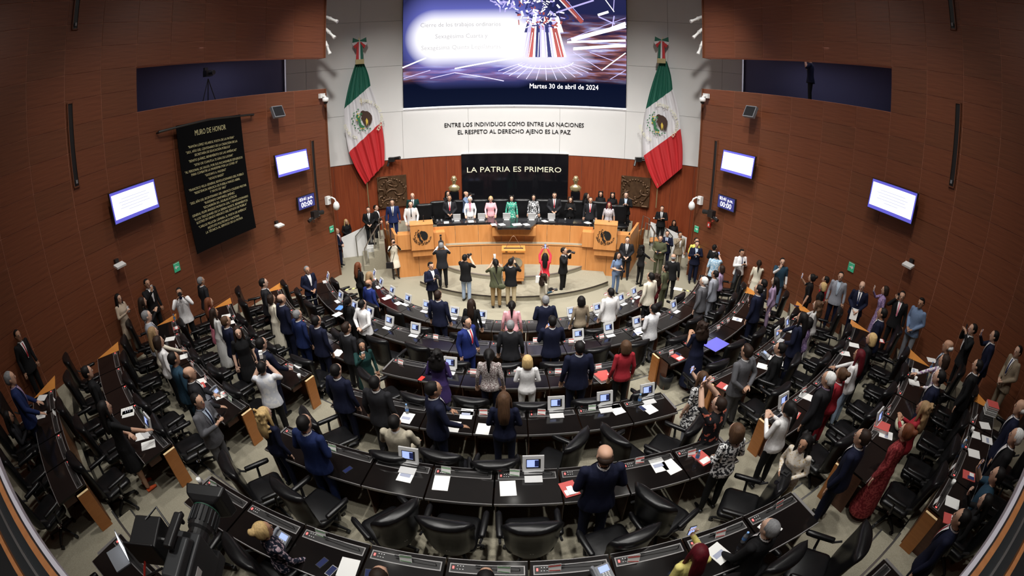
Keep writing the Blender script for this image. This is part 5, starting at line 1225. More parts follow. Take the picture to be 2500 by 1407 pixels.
def photo(t,z): b=MB(); b.box((-.01,-.01,z-.0005),(.15,.07,.001)); b.build('print','paper_ink',t)
for px,py,i,rz,ex in ((692+300,1160,5,.0,photo),(1077,1180,5,.03,None),(1240,1193,5,0,None),(1608,1136,5,.1,photo),(1638,1140,5,.2,None),(850,1388,6,.05,None),(975,740,1,0,None),(944,728,1,0,None),(824,768,2,.1,None),(1508,735,1,.1,None),(1506,1000,4,.25,None),(1585,998,4,.2,None),(993,1021,4,-.1,photo),(1107,1042,4,0,None),(1139,1011,4,0,photo),(1180,1048,4,0,None),(825,862,3,.3,None),(1800,780,3,.2,photo),(1863,895,4,.4,None),(1885,875,4,.3,None),(1655,706,2,.3,None),(1898,886,4,.5,photo),(2062,863,5,.4,None),(2085,843,5,.3,None),(1968,968,5,.3,None),(2270,952,6,.4,None),(2163,1062,6,.3,photo),(2275,880,6,.3,None),(2230,905,6,.3,photo),(2232,935,6,.3,None),(102,972,7,-.5,None),(100,1015,7,-.3,None),(310,1003,6,-.3,ink),(313,1010,6,-.4,None),(362,1087,6,-.4,None),(347,1065,6,-.4,None),(540,965,5,-.3,None),(489,932,5,-.3,None),(445,872,5,-.3,None),(415,828,5,-.3,None),(552,772,4,-.3,None),(575,785,4,-.3,None),(735,890,4,-.2,None),(1755,1352,6,.3,photo),(1880,1290,6,.35,None),(2380,1062,7,.3,None),(2405,1040,7,.5,None),(2325,1228,7,.35,None),(2378,1108,7,.3,None),(1575,820,2,.1,None),(1560,812,2,-.2,photo),(2410,1075,7,.2,photo)):
    big=ex is not ink
    flat('paper_sheet','printed sheets' if ex else 'white paper',px,py,i,.215,.28,'paper',rz+rni.uniform(-.08,.08),extra=ex)
for px,py,i,rz in ((1390,1195,5,.25),(1715,1120,5,.2),(1655,873,3,.1),(1935,1010,5,.3),(1768,945,4,.3),(435,800,5,0),(2147,832,5,.3),(2320,1270,7,.4),(2365,1163,7,.3),(486,945,5,-.2),(1475,915,3,0)):
    def cov(t,z):
        b=MB(); b.box((0,-.06,z),(.17,.10,.001)); b.build('print','paper',t)
    flat('red_booklet','red and white booklet',px,py,i,.21,.28,'card_red',rz,th=.012,cat='booklet',extra=cov)
for px,py,i,m,rz in ((787,1375,6,'b',-.35),(809,1395,6,'b',-.3),(849,1148,5,'b',-.4),(1393,1198,5,'w',.2),(1568,998,4,'b',.3),(918,807,2,'b',.1),(899,1404,6,'b',.2),(1655,865,3,'b',.2),(1945,748,4,'b',.3),(2370,1168,7,'b',.3)):
    def scr_(t,z,m=m): b=MB(); b.box((0,0,z+.0005),(.066,.138,.001)); b.build('screen','screen_white' if m=='w' else 'screen_dark',t)
    flat('phone','phone lying face up',px,py,i,.078,.158,'white_plastic' if m=='w' else ('black_plastic' if rni.random()<.6 else 'desk_edge'),rz,th=.009,cat='phone',extra=scr_,zoff=.018 if (px,py) in((1393,1198),(1655,865),(2370,1168)) else .003)
flat('red_phone_case','red phone',1029,925,3,.09,.16,'red_plastic',-.2,th=.012,cat='phone')
flat('blue_folder','light blue folder',830,752,2,.2,.28,'blue_folder',.6,th=.01,cat='folder')
for px,py,i in ((732,918,4),(1545,735,1),(2233,925,6),(1890,848,4),(490,1175,6),(2322,1180,7),(917,680,1),(496,946,5),(2370,1050,7)):
    p=ondesk(px,py+6,i); t=empty('paper_cup',p,label=dlabel('white paper cup',p,i),cat='cup'); b=MB(); b.loft([ering(0,0,0,.028,.028,12),ering(0,0,.10,.038,.038,12),ering(0,0,.10,.034,.034,12),ering(0,0,.02,.027,.027,12)]); b.build('body','cup_white',t,smooth=True)
for px,py,i in ((995,1010,4),(955,715,1),(1700,1125,5),(1812,1325,6),(2345,1100,7),(2270,905,6),(1560,985,4),(428,785,5)):
    p=ondesk(px,py,i); t=empty('water_bottle',p,label=dlabel('clear water bottle',p,i),cat='bottle')
    b=MB(); b.loft([ering(0,0,z,r,r,12) for z,r in ((0,.026),(.01,.031),(.05,.030),(.06,.032),(.13,.031),(.155,.024),(.175,.013),(.19,.013))]); b.build('body','bottle',t,smooth=True)
    b=MB(); b.tube([(0,0,.188),(0,0,.21)],.016,10); b.build('cap','light_blue',t); b=MB(); b.tube([(0,0,.07),(0,0,.12)],.0325,12,cap=False); b.build('label_band','blue_folder',t)
# desk phones
for px,py,i,rz in ((525,960,5,-.2),(687,1318,6,-.15),(1868,868,4,.15),(1470,1402,6,.3)):
    p=ondesk(px,py,i,.04); p.z=dz(i); t=empty('desk_phone',p,drz(p)+rz,label=dlabel('grey desk telephone, lit screen',p,i),cat='telephone')
    R=Matrix.Rotation(.35,3,'X'); b=MB(); b.box((0,0,.05),(.21,.20,.04),rot=R); b.build('base','grey_plastic',t)
    b=MB(); b.tube([(-.085,-.09,.06),(-.085,-.05,.095),(-.085,.05,.13),(-.085,.09,.12)],[.024,.018,.018,.024],8); b.build('handset','grey_plastic',t)
    b=MB(); b.box(R@Vector((.03,.035,.0))+Vector((0,0,.073)),(.11,.075,.004),rot=R); b.build('screen','screen_blue',t)
    b=MB()
    for r_ in range(4):
        for c_ in range(3): b.box(R@Vector((.0+.03*c_,-.015-.02*r_,0))+Vector((0,0,.074)),(.016,.012,.006),rot=R)
    b.build('keypad','white_plastic',t,kind='stuff')
# open laptop on the last banner-side desk, laptop left block
p=ondesk(290,1365,7); t=empty('laptop',p,drz(p)-.2,label='open laptop on the centre block desk below the broadcast camera',cat='laptop'); b=MB(); b.box((0,0,.01),(.36,.25,.018)); b.build('base','grey_plastic',t); R=Matrix.Rotation(-.35,3,'X'); b=MB(); b.box(Vector((0,.13,.02))+R@Vector((0,0,.12)),(.36,.01,.24),rot=R); b.build('lid','grey_plastic',t); b=MB(); b.box(Vector((0,.124,.02))+R@Vector((0,0,.12)),(.32,.002,.20),rot=R); b.build('screen','screen_white',t)
# blue lit desktop
p=ondesk(1748,842,3,.003); t=empty('tablet_display',(p.x,p.y,dz(3)+.002),drz(p),label='wide blue lit display lying on the third row desk beside the navy dress',cat='display'); b=MB(); b.box((0,0,.006),(.62,.45,.012)); b.build('body','black_plastic',t); b=MB(); b.box((0,0,.013),(.60,.43,.002)); b.build('screen','screen_edge',t)
# stack of files and binders
def stack(px,py,i,n,lab,cm=('paper','black_plastic','dred_cover')):
    p=ondesk(px,py,i); rz=drz(p)+.25
    for k in range(n):
        t=empty('binder',(p.x,p.y,dz(i)+.001+k*.037),rz,label='%s, %s in its stack'%(lab,('bottom','second','third','fourth','topmost')[k if k<n-1 else 4]),cat='binder',group='stacked binders')
        b=MB(); b.box((0,0,.018),(.24,.30,.034)); b.build('block','paper',t); b=MB(); b.box((0,0,.0355),(.25,.31,.002)); b.box((0,0,.0015),(.25,.31,.002)); b.build('cover','card_red' if k==n-1 else ('black_plastic' if k%2 else 'paper'),t)
stack(1470,925,3,2,'thick binder beside the red satin blouse')
stack(2415,1008,7,5,'binder on the last row by the alarm wall')
stack(2150,1048,6,2,'binder near the maroon lace dress')
# hand bag on desk row 6
p=ondesk(2190,1045,6); t=empty('handbag',p,drz(p)+.4,label='beige handbag on the sixth row desk beside the maroon lace dress',cat='bag'); b=MB(); b.ell((0,0,.10),(.16,.09,.11),14,8); b.build('body','paper_yellow',t,smooth=True); b=MB(); b.tube([(-.08,0,.17),(-.05,0,.24),(.05,0,.24),(.08,0,.17)],.008,6); b.build('handle','black_plastic',t)
# things on the rostrum counter
CZT=1.985
for k,(px,py) in enumerate(((1116,540),(1176,537),(1237,541),(1298,540),(1346,541))):
    p=atz(px,py+8,CZT); p=p*1.0; n_=math.hypot(p.x,p.y); p=Vector((p.x/n_*17.95,p.y/n_*17.95,CZT+.002)); t=empty('counter_monitor',p,math.atan2(-p.x,p.y)+PI,label='silver terminal seen from behind on the rostrum counter, %s from the banner side'%ORD[k+1],cat='monitor',group='silver terminals on the rostrum counter')
    R=Matrix.Rotation(-.25,3,'X'); b=MB(); b.box(R@Vector((0,0,.17)),(.30,.03,.25),rot=R); b.build('case','monitor_case',t); b=MB(); b.box(R@Vector((0,-.018,.18)),(.24,.004,.17),rot=R); b.build('screen','screen_blue',t); b=MB(); b.box((0,.05,.012),(.22,.18,.02)); b.build('base','monitor_case',t)
for k,(px,w_) in enumerate(((1090,.2),(1150,.22),(1205,.2),(1262,.35),(1225,.22),(1285,.2),(1330,.18),(1435,.2))):
    d=ray(px,545); n_=math.hypot(d[0],d[1]); R=17.72 if abs(px-1255)>60 else 17.2; p=Vector((d[0]/n_*R,d[1]/n_*R,CZT)); t=empty('counter_papers',p,math.atan2(-p.x,p.y)+.1*k,label='white papers on the rostrum counter, %s group from the banner side'%ORD[k+1],cat='paper',group='papers on the rostrum counter'); b=MB(); b.box((0,0,.01),(w_,.26,.018)); b.build('sheet','paper',t)
for k,px in enumerate((1068,1078,1105,1320,1380,1450)):
    d=ray(px,545); n_=math.hypot(d[0],d[1]); p=Vector((d[0]/n_*17.85,d[1]/n_*17.85,CZT)); t=empty('drinking_glass',p,label='small glass on the rostrum counter, %s from the banner side'%ORD[k+1],cat='glass',group='glasses on the rostrum counter'); b=MB(); b.tube([(0,0,0),(0,0,.12)],[.03,.036],10); b.build('body','bottle',t,smooth=True)
# ================================================================ on the side walls
def onwall(nm,side,s,z,label,cat,off=.0335): 
    p=wpt(side,s,z,off); return empty(nm,p,wang(side,s)-PI/2,label=label,cat=cat)
# local frame: +Y points into the room, X along the wall
for side,s,zc,nm in ((-1,7.2,5.38,'larger TV screen low on the banner wall, nearer the seats'),(-1,13.9,5.06,'smaller TV screen on the banner wall near the stage'),(1,7.25,5.38,'larger TV screen on the fire-alarm wall, nearer the seats'),(1,13.8,5.04,'smaller TV screen on the fire-alarm wall near the stage')):
    t=onwall('wall_tv',side,s,zc,nm+', showing white text page',cat='television')
    R=Matrix.Rotation(.12,3,'X'); c=Vector((0,.22,0))
    b=MB(); b.box(c,(1.62,.07,.80),rot=R); b.build('casing','black_plastic',t)
    b=MB(); b.box(c+R@Vector((0,.038,0)),(1.58,.006,.76),rot=R); b.build('screen_border','screen_edge',t)
    b=MB(); b.box(c+R@Vector((0,.043,.01)),(1.50,.006,.60),rot=R); b.build('screen','screen_white',t)
    b=MB()
    for k in range(5): b.box(c+R@Vector((0,.047,.16-.075*k)),((.9,1.1,.95,1.05,.5)[k],.003,.022),rot=R)
    b.build('screen_text','ink_grey',t)
    b=MB(); b.box((0,.08,0),(.4,.16,.3)); b.build('bracket','black_plastic',t)
for side,s in ((-1,14.52),(1,14.28)):
    t=onwall('wall_clock_display',side,s,3.5,'blue digital timer reading 03:41 p.m. and 00:00 on the %s wall'%('banner' if side<0 else 'fire-alarm'),'clock display')
    b=MB(); b.box((0,.10,0),(.90,.08,.50)); b.build('casing','black_plastic',t); b=MB(); b.box((0,.142,0),(.86,.004,.46)); b.build('screen','glow_navy',t)
    b=MB(); b.box((0,.03,0),(.3,.06,.2)); b.build('bracket','black_plastic',t)
    for s_,z_,sz in (('03:41 p.m.',.12,.17),('00:00',-.09,.27)):
        bpy.context.view_layer.update(); o=text_obj(s_,'digits','glow_white',sz,parent=t,ext=.002); o.location=(0,.147,z_); o.rotation_euler=(PI/2,0,PI)
def slit(side,s,z0,z1,lab):
    t=onwall('wall_slot',side,s,(z0+z1)/2,lab,'wall slot'); h=z1-z0
    b=MB(); b.box((0,.004,0),(.14,.008,h)); b.build('recess','black_plastic',t)
    b=MB()
    for x,w_,hh in ((-.085,.03,h+.06),(.085,.03,h+.06)): b.box((x,.012,0),(w_,.03,hh))
    for zz in (-h/2-.015,h/2+.015): b.box((0,.012,zz),(.2,.03,.03))
    b.build('frame','panel_wood_b',t)
    b=MB(); b.box((0,.03,-h/2+.1),(.06,.06,.08)); b.build('lens','grey_plastic',t)
for side in (-1,1):
    w_=('banner' if side<0 else 'fire-alarm')
    slit(side,5.5,6.2,8.13,'tall dark slot in the %s wall above the rear seats'%w_); slit(side,15.22 if side<0 else 15.2,2.72,5.66,'tall dark slot in the %s wall beside its corner'%w_); slit(side,5.6,9.93,12.2,'highest dark slot in the %s wall near the ceiling'%w_)
    # swan-neck camera, dome camera, remote camera, access point, loudspeaker, exit signs
    t=onwall('security_camera',side,15.75,3.25,'white swan-neck camera at the corner of the %s wall'%w_,'camera'); sx=1 if side<0 else -1
    b=MB(); b.box((0,.07,0),(.20,.14,.32)); b.build('mount','white_plastic',t); b=MB(); b.tube([(0,.14,.05),(sx*-.05,.25,.12),(sx*-.1,.36,.05),(sx*-.12,.40,-.06)],.035,8); b.build('arm','white_plastic',t); b=MB(); b.loft([ering(sx*-.12,.40,z,r,r,12) for z,r in ((-.06,.06),(-.15,.12),(-.26,.14),(-.36,.10),(-.40,.03))]); b.build('dome','white_plastic',t,smooth=True)
    t=onwall('dome_camera',side,15.8,7.28,'white dome camera at the top corner of the %s wall'%w_,'camera'); b=MB(); b.box((0,.06,.05),(.26,.12,.18)); b.build('mount','white_plastic',t); b=MB(); b.tube([(0,.1,.02),(0,.24,.0),(0,.26,-.05)],.05,8); b.loft([ering(0,.26,z,r,r,12) for z,r in ((-.03,.06),(-.05,.12),(-.16,.125),(-.2,.11))]); b.build('housing','white_plastic',t,smooth=True); b=MB(); b.ell((0,.26,-.2),(.09,.09,.09),12,8); b.build('dome','black_plastic',t,smooth=True)
    t=onwall('remote_camera',side,14.75 if side<0 else 14.85,2.9,'black remote-controlled camera on a bracket below the %s wall timer'%w_,'camera'); b=MB(); b.box((0,.12,-.12),(.1,.24,.05)); b.build('bracket','white_plastic',t)
    b=MB(); b.box((0,.28,.06),(.26,.2,.26)); b.tube([(sx*-.1,.28,.08),(sx*-.4,.34,.05)],[.07,.09],10); b.tube([(sx*.12,.28,-.05),(sx*.35,.26,-.12)],[.05,.07],8); b.build('body','black_plastic',t); b=MB(); b.tube([(0,.2,-.05),(.1*sx,.3,-.22),(.25*sx,.25,-.1)],.012,6); b.build('cable','red_plastic' if side>0 else 'black_plastic',t)
    for s_,z_,q in ((6.3,4.02,'nearer the seats'),(12.95,3.06,'nearer the stage')):
        if side>0 and s_>10: continue
        t=onwall('wall_sensor',side,s_,z_,'white flat box on a small bracket on the %s wall, %s'%(w_,q),'device'); b=MB(); b.box((0,.20,-.02),(.32,.22,.05),rot=Matrix.Rotation(-.25,3,'X')); b.build('box','white_plastic',t); b=MB(); b.box((0,.05,.08),(.12,.1,.1)); b.build('bracket','black_plastic',t)
    t=onwall('loudspeaker',side,13.3,6.92,'grey square loudspeaker tilted down on the upper %s wall'%w_,'loudspeaker'); R=Matrix.Rotation(.45,3,'X'); b=MB(); b.box(Vector((0,.28,0)),(.5,.12,.42),rot=R); b.build('box','grey_plastic',t); b=MB(); b.box((0,.12,.05),(.08,.26,.06)); b.build('bracket','white_plastic',t); b=MB(); b.box(Vector((0,.28,0))+R@Vector((0,.062,0)),(.44,.006,.36),rot=R); b.build('grille','black_plastic',t)
    for s_,z_,q in ((15.85,2.05,'at the corner by the stage'),(8.4,3.15,'above the standing people')):
        t=onwall('exit_sign',side,s_,z_,'green exit arrow sign on the %s wall %s'%(w_,q),'sign'); b=MB(); b.box((0,.008,0),(.24,.012,.26)); b.build('plate','sign_green',t)
        fl=-1 if side<0 else 1
        b=MB(); b.box((0,.016,0),(.13,.004,.03)); b.add([(-fl*.09,.016,0),(-fl*.02,.016,.06),(-fl*.02,.016,-.06),(-fl*.09,.019,0),(-fl*.02,.019,.06),(-fl*.02,.019,-.06)],[(0,1,2),(5,4,3),(0,3,4,1),(1,4,5,2),(2,5,3,0)]); b.box((0,.016,.11),(.22,.004,.008)); b.build('arrow','paper',t)
t=onwall('fire_alarm',1,15.15,2.42,'red fire alarm box on the wall under the remote camera','alarm'); b=MB(); b.box((0,.03,0),(.16,.06,.2)); b.build('box','red_plastic',t); b=MB(); b.box((0,.062,0),(.07,.006,.1)); b.build('plate','white_plastic',t)
# spotlights clamped at the upper corners
for side in (-1,1):
    for k,(z_,tl) in enumerate(((10.35,-.5),(9.85,-.8),(9.35,-1.2))):
        p=wpt(side,16.12,z_+.2,-.1); t=empty('stage_spotlight',p,0,label='white stage spotlight, %s of three at the upper corner by the %s flag'%(('top','middle','lowest')[k],'banner-side' if side<0 else 'alarm-side'),cat='spotlight')
        d=Vector((-side*math.cos(tl),.0,math.sin(tl))); 
        b=MB(); b.tube([(0,.06,.1),d*.12+Vector((0,.1,.0))],.015,6); b.build('bracket','black_plastic',t)
        b=MB(); b.tube([d*.05+Vector((0,.12,0)),d*.3+Vector((0,.12,0)),d*.33+Vector((0,.12,0)),d*.58+Vector((0,.12,0))],[.07,.07,.055,.055],10); b.tube([d*.52+Vector((0,.12,0)),d*.62+Vector((0,.12,0))],[.075,.08],10); b.tube([d*.24+Vector((0,.12,0)),d*.27+Vector((0,.12,0))],.09,10); b.build('body','white_plastic',t,smooth=False)
# small cameras at the wood top beside the flags
for px,lab in ((955,'black camera on the wood wall top beside the banner-side flag'),(1560,'black camera on the wood wall top beside the alarm-side flag')):
    a,z=baz(px,388); p=bpt(a,z,.25); t=empty('wall_camera',p,0,label=lab,cat='camera'); b=MB(); b.box((0,0,0),(.28,.22,.2)); b.tube([(.1,0,.05),(.42,-.1,.08)],[.06,.08],8); b.tube([(-.12,0,-.05),(-.2,-.1,-.3)],[.05,.06],8); b.build('body','black_plastic',t); b=MB(); b.box((0,.15,-.05),(.08,.2,.06)); b.build('bracket','black_plastic',t)
# the memorial banner
t=onwall('memorial_banner',-1,10.37,5.2,'long black banner with gold names headed MURO DE HONOR hanging on the wall','banner')
b=MB(); 
n=10; 
def bw(s,z,off): return (Matrix.Rotation(-(wang(-1,10.37)-PI/2),3,'Z')@(wpt(-1,s,z,off)-wpt(-1,10.37,5.2,.0335)))
b.loft([[bw(s,3.34+.0,.30+.10),bw(s,3.34,.28+.10),bw(s,7.02,.16),bw(s,7.02,.18)] for s in np.linspace(9.05,11.70,n)]); b.build('cloth','black_cloth',t)
b=MB(); b.tube([bw(8.40,6.95,.14),bw(10.37,7.02,.16),bw(12.33,6.95,.14)],.035,8); b.build('rod','black_plastic',t)
b=MB(); b.tube([bw(8.42,6.93,.02),bw(8.42,6.93,.16)],.03,6); b.tube([bw(12.3,6.93,.02),bw(12.3,6.93,.16)],.03,6); b.build('hook','black_plastic',t)
LN=[('MURO DE HONOR',6.70,.23,1.28),('"RAMÓN LÓPEZ VELARDE, POETA DE LA PATRIA"',6.34,.098,0),('"2021, AÑO DEL CENTENARIO DE LA CREACIÓN DE LA',6.20,.098,0),('SECRETARÍA DE EDUCACIÓN PÚBLICA"',6.08,.098,0),('"BENITO JUÁREZ, BENEMÉRITO DE LAS AMÉRICAS"',5.94,.098,0),('"SITIO DE CUAUTLA 72 DÍAS DE LUCHA"',5.80,.098,0),('"AL PERSONAL DE SALUD, POR SUS INCANSABLES ESFUERZOS',5.66,.098,0),('PARA COMBATIR LA PANDEMIA POR LA COVID 19"',5.55,.098,0),('"GUSTAVO A. MADERO"',5.42,.098,0),('"ADOLFO BASSÓ"',5.29,.098,0),('"FRANCISCO VILLA GENERAL REVOLUCIONARIO DEL PUEBLO',5.14,.098,0),('"RESISTENCIA HEROICA DE PUEBLA MARZO ABRIL',5.02,.098,0),('Y MAYO DE 1863"',4.91,.098,0),('"2023, AÑO DEL BICENTENARIO DEL HEROICO COLEGIO MILITAR',4.77,.098,0),('"RUDESINDO CANTARELL JIMÉNEZ',4.65,.098,0),('"ESCUADRÓN 201, ÁGUILAS AZTECAS',4.53,.098,0),('GENERAL FELIPE ÁNGELES PATRIOTA LEAL Y REVOLUCIONARIO',4.41,.098,0),('"A LOS TRES JUANES DE LA SIERRA NORTE, BENEMÉRITOS',4.29,.098,0),('ILUSTRES EN GRADO HEROICO DEL ESTADO DE PUEBLA"',4.18,.098,0),('"CARLOS PELLICER CÁMARA, EL POETA DE AMÉRICA"',4.04,.098,0),('INSTITUTO POLITÉCNICO NACIONAL',3.92,.098,0),('LA TÉCNICA AL SERVICIO DE LA PATRIA',3.81,.098,0)]
for s_,z_,sz,wd in LN:
    wdt=wd or min(2.42,len(s_)*.0465)
    def bend(x,y,zz,z_=z_): 
        zq=z_+y; return tuple(bw(10.37+x,zq,.19+.21*(7.02-zq)/3.68+zz))
    text_obj(s_,'lettering','gold_print',sz,ext=.001,width=wdt,bend=bend,parent=t)
# ================================================================ side ramps, rails, podium extras
for sg in (-1,1):
    nm='banner' if sg<0 else 'fire-alarm'
    t=empty('ramp_wall',(0,0,0),label='low white curved wall of the ramp beside the rostrum, %s side'%nm,cat='low wall')
    b=MB(); R=[]
    for az_,zt in ((-22.5,.95),(-20.8,1.15),(-19.2,1.35),(-17.6,1.5)):
        a=rad(az_)*-sg*-1 if sg>0 else rad(az_); a=abs(a)*sg; r0=20.35; d=Vector((math.sin(a),math.cos(a),0)); R.append([d*r0,d*(r0+.1),d*(r0+.1)+Vector((0,0,zt)),d*r0+Vector((0,0,zt))])
    b.loft(R); b.build('wall','white_wall',t)
    for k in range(4):
        az_=19.9-.75*k; a=rad(az_)*sg; 
        st=empty('stair_step',(0,0,0),label='carpeted step up to the rostrum, %s of four, %s side'%(ORD[k+1],nm),cat='step',group='steps to the rostrum'); d0=[Vector((math.sin(rad(az_+q)*sg),math.cos(rad(az_+q)*sg),0)) for q in (0,-.75)]
        b=MB(); z=.3*(k+1)-.06; P=[d0[0]*18.3,d0[1]*18.3,d0[1]*20.3,d0[0]*20.3]; 
        if sg>0: P=P[::-1]
        P=P[::-1]
        b.hexa(P+[p+Vector((0,0,z)) for p in P]); b.build('tread','carpet',st); 
    t=empty('handrail',(0,0,0),label='steel handrail of the steps beside the rostrum, %s side'%nm,cat='handrail')
    q=lambda az_,r,z: Vector((math.sin(rad(az_)*sg)*r,math.cos(rad(az_)*sg)*r,z))
    for k,(pts) in enumerate(([q(20.6,20.2,0),q(20.6,20.2,1.0),q(18.4,20.2,1.75),q(17.9,20.2,1.75)],[q(19.6,18.4,0.0),q(19.6,18.4,.95),q(18.5,18.4,1.5),q(17.6,18.4,1.9),q(17.0,18.4,2.0),q(16.8,18.4,1.3)],[q(17.4,18.9,1.2),q(17.4,18.9,2.05),q(16.6,18.9,2.15),q(16.4,18.9,1.3)],[q(18.2,18.6,.6),q(18.2,18.6,1.6)])):
        b=MB(); b.tube(pts,.028,8); b.build('rail','steel',t)
t=empty('air_purifier',atz(912,640,0),.2,label='white slatted air purifier box beside the banner-side end of the rostrum',cat='appliance'); b=MB(); b.box((0,0,.42),(.42,.36,.84)); b.build('case','white_plastic',t)
for k in range(12):
    b=MB(); b.box((0,-.19,.10+k*.055),(.36,.02,.02)); b.build('slat','paper',t)
b=MB(); b.box((0,0,.85),(.3,.24,.02)); b.build('vent','black_plastic',t)
t=empty('hygiene_stand',atz(905,612,0)+Vector((0,0,0)),0,label='black pedestal stand next to the white air purifier',cat='stand'); b=MB(); b.tube([(0,0,0),(0,0,.03)],.18,14); b.tube([(0,0,.03),(0,0,1.0)],.025,8); b.build('post','black_plastic',t); b=MB(); b.box((0,0,1.06),(.3,.2,.12)); b.build('head','black_plastic',t)
for px,py,lab,m in ((958,645,'black handbag of the person in cream dress','b'),):
    pass
t=empty('green_pouch',atz(1225,700,.95),0,label='green shoulder pouch of the photographer in olive tee shirt',cat='bag'); b=MB(); b.ell((0,0,0),(.13,.05,.10),12,8); b.build('body','cloth_olive',t,smooth=True); b=MB(); b.tube([(-.1,0,.06),(-.28,.1,.45)],.012,6); b.build('strap','black_plastic',t)
t=empty('white_bag',atz(1318,682,.95),0,label='white shoulder bag of the person in red top',cat='bag'); b=MB(); b.box((0,0,0),(.30,.10,.22),taper=.9); b.build('body','white_plastic',t); b=MB(); b.tube([(-.1,0,.1),(0,-.06,.55),(.12,0,.1)],.012,6); b.build('strap','white_plastic',t)
t=empty('shoulder_bag',atz(952,648,.95),0,label='black shoulder bag hanging beside the cream dress',cat='bag'); b=MB(); b.box((0,0,0),(.28,.10,.22),taper=.92); b.build('body','black_plastic',t); b=MB(); b.tube([(.1,0,.1),(.22,.05,.5)],.01,6); b.build('strap','black_plastic',t)
p=atz(1590,640,0); t=empty('folder_cart',p,rad(20),label='grey wheeled document cart with wooden top by the alarm-side rostrum end',cat='cart'); b=MB(); b.box((0,0,.55),(.55,.4,.9)); b.build('body','monitor_case',t); b=MB(); b.box((0,0,1.03),(.65,.48,.04)); b.build('top','dais_wood',t)
for sx in(-1,1):
    for sy in (-1,1): b=MB(); b.tube([(sx*.2,sy*.15-.02,.05),(sx*.2,sy*.15+.02,.05)],.05,8); b.build('caster','black_plastic',t)
# waste baskets in the aisles
for px,py,i,lab in ((1622,945,4,'black waste basket under the end desk of the third row, alarm side'),):
    p=atz(px,py,fz(3)); t=empty('waste_basket',(p.x,p.y,fz(3)),label=lab,cat='waste basket'); b=MB(); b.loft([ering(0,0,0,.13,.13,14),ering(0,0,.36,.17,.17,14),ering(0,0,.36,.155,.155,14),ering(0,0,.03,.12,.12,14)]); b.build('body','black_plastic',t,smooth=True)
# gallery tripod camera on the banner side
p=wpt(-1,11.4,7.4,-1.2); t=empty('tripod_camera',p,wang(-1,11.4)-PI/2,label='camera on a tripod in the dark gallery opening above the banner wall',cat='camera')
for k in range(3):
    a=2*PI*k/3; b=MB(); b.tube([(0,0,1.0),(.35*math.cos(a),.35*math.sin(a),.0)],.018,6); b.build('leg','black_plastic',t)
b=MB(); b.box((0,0,1.18),(.3,.22,.2)); b.tube([(0,.1,1.18),(0,.35,1.16)],[.06,.08],10); b.box((.02,-.12,1.34),(.14,.1,.12)); b.build('body','black_plastic',t)
# ================================================================ booth sill in front of the photographer
def sill(name,ybase,w,z0,z1,m):
    b=MB(); xs=np.linspace(-4.4,4.4,61); f=lambda x: .07*x*x if abs(x)<2.2 else .07*4.84+.31*(abs(x)-2.2)
    b.loft([[Vector((x,f(x)+ybase-w,z0)),Vector((x,f(x)+ybase,z0)),Vector((x,f(x)+ybase,z1)),Vector((x,f(x)+ybase-w,z1))] for x in xs]); return b.build(name,m,SILL)
SILL=bpy.data.objects.new('trim_5',None); COL.objects.link(SILL); SILL['kind']='structure'
mat('sill_white',(.62,.60,.68),.6); mat('sill_metal',(.05,.055,.06),.35,metal=.6); mat('sill_wood',(.42,.16,.05),.45,noise_=((30,3,3),(.50,.20,.07)))
for a_ in (('white_edge',.024,.022,5.9,5.98,'sill_white'),('gap_joint',.002,.008,5.9,5.985,'black_plastic'),('wood_strip',-.006,.028,5.9,6.0,'sill_wood'),('channel',-.034,.105,5.9,5.97,'sill_metal'),('channel_rib',-.075,.012,5.9,6.0,'steel'),('wood_strip',-.139,.022,5.9,6.0,'sill_wood'),('ledge',-.161,.30,5.9,5.96,'black_plastic')): sill(*a_)
# ================================================================ the broadcast camera near the booth
p=atz(470,1366,4.9); t=empty('broadcast_camera',p,face_ang(p.x,p.y,0.2,12)+.38,label='large black broadcast camera with box lens and cables on a pedestal by the booth',cat='video camera')
z0=p.z-fz(7)
b=MB(); b.tube([(0,0,-z0+.02),(0,0,-.25)],.06,10); b.build('pedestal','black_plastic',t)
for k in range(3):
    a=2*PI*k/3; b=MB(); b.tube([(0,0,-z0+.5),(.45*math.cos(a),.45*math.sin(a),-z0+.02)],.025,6); b.build('leg','black_plastic',t)
mat('cam_body',(.035,.037,.040),.42); mat('lens_green',(.02,.10,.06),.4)
b=MB(); b.box((0,-.08,-.02),(.17,.42,.26)); b.box((0,-.1,.14),(.13,.34,.06),taper=.85); b.box((0,.05,-.2),(.14,.3,.1)); b.build('body','cam_body',t)
b=MB(); b.box((-.02,.04,.22),(.06,.26,.04)); b.box((-.02,-.07,.185),(.03,.03,.07)); b.box((-.02,.15,.185),(.03,.03,.07)); b.build('handle','black_plastic',t)
b=MB(); b.tube([(0,.13,.0),(0,.20,.0),(0,.22,.0),(0,.38,.0),(0,.40,0)],[.07,.07,.085,.09,.075],20); b.build('lens','black_plastic',t)
for k in range(20):
    a=2*PI*k/20; b=MB(); b.box((.091*math.cos(a),.31,.091*math.sin(a)),(.008,.12,.008)); b.build('rib','cam_body',t)
b=MB(); b.tube([(0,.375,0),(0,.382,0)],.093,20); b.build('ring','lens_green',t)
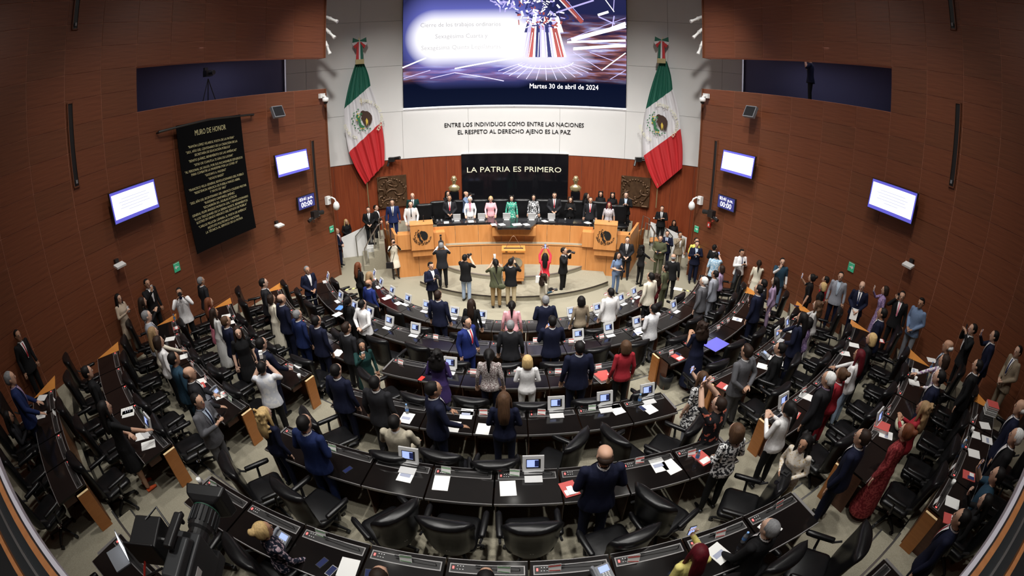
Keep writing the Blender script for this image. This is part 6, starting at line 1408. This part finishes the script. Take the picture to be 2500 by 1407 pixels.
b=MB(); b.loft([[Vector((x*w_,y,z*h_)) for x,z in ((-1,-1),(1,-1),(1,1),(-1,1))] for y,w_,h_ in ((.40,.08,.07),(.44,.13,.10),(.52,.15,.115))]); b.build('hood','black_plastic',t)
b=MB(); b.box((-.26,.02,.10),(.20,.24,.16),rz=.15); b.box((-.26,-.10,.10),(.23,.02,.20),rz=.15); b.build('monitor','black_plastic',t)
b=MB(); b.tube([(-.05,.02,.12),(-.18,.02,.12)],.015,6); b.build('monitor_arm','steel',t)
b=MB(); b.box((-.02,-.36,-.02),(.15,.14,.24)); b.build('battery','black_plastic',t)
b=MB(); b.box((.088,-.12,.03),(.004,.09,.05)); b.build('badge','white_plastic',t)
def cable(pts,m,r=.008): b=MB(); b.tube(pts,r,6); b.build('cable',m,t)
cable([(-.30,-.10,.05),(-.38,-.2,-.1),(-.36,-.35,-.35),(-.2,-.5,-.7)],'red_plastic'); cable([(-.05,-.30,.10),(-.10,-.40,.0),(-.06,-.5,-.3),(-.1,-.55,-.7)],'blue_cable'); cable([(-.10,.10,.12),(-.22,.2,.2),(-.28,.1,.18)],'black_plastic'); cable([(-.06,-.2,.16),(-.2,-.25,.1),(-.3,-.4,-.2),(-.2,-.45,-.6)],'black_plastic'); cable([(.08,-.34,.05),(.14,-.45,0),(.12,-.5,-.4)],'blue_cable')
b=MB(); b.tube([(-.05,-.28,.11),(-.055,-.32,.08)],.014,8); b.build('connector','orange_rubber',t)

for o in COL.objects:
    if o.parent is t and o.name.split('.')[0] in('body','handle','monitor','battery','hood'):
        m=o.modifiers.new('b','BEVEL'); m.width=.014; m.segments=3; m.limit_method='ANGLE'

# ================================================================ labels: tell look-alikes on one desk apart
LB={}
for o in COL.objects:
    if o.parent is None and o.get('label') and o.get('group')!='ceiling spotlights above the hall': LB.setdefault(o['label'],[]).append(o)
for l,os_ in LB.items():
    if len(os_)<2: continue
    os_.sort(key=lambda o:(o.location.x,o.location.y)); n=len(os_)
    for k,o in enumerate(os_):
        w=('banner-side one' if k==0 else ('alarm-side one' if k==n-1 else ('middle one' if n==3 else ORD[k+1]+' one'))); o['label']=l+', '+w
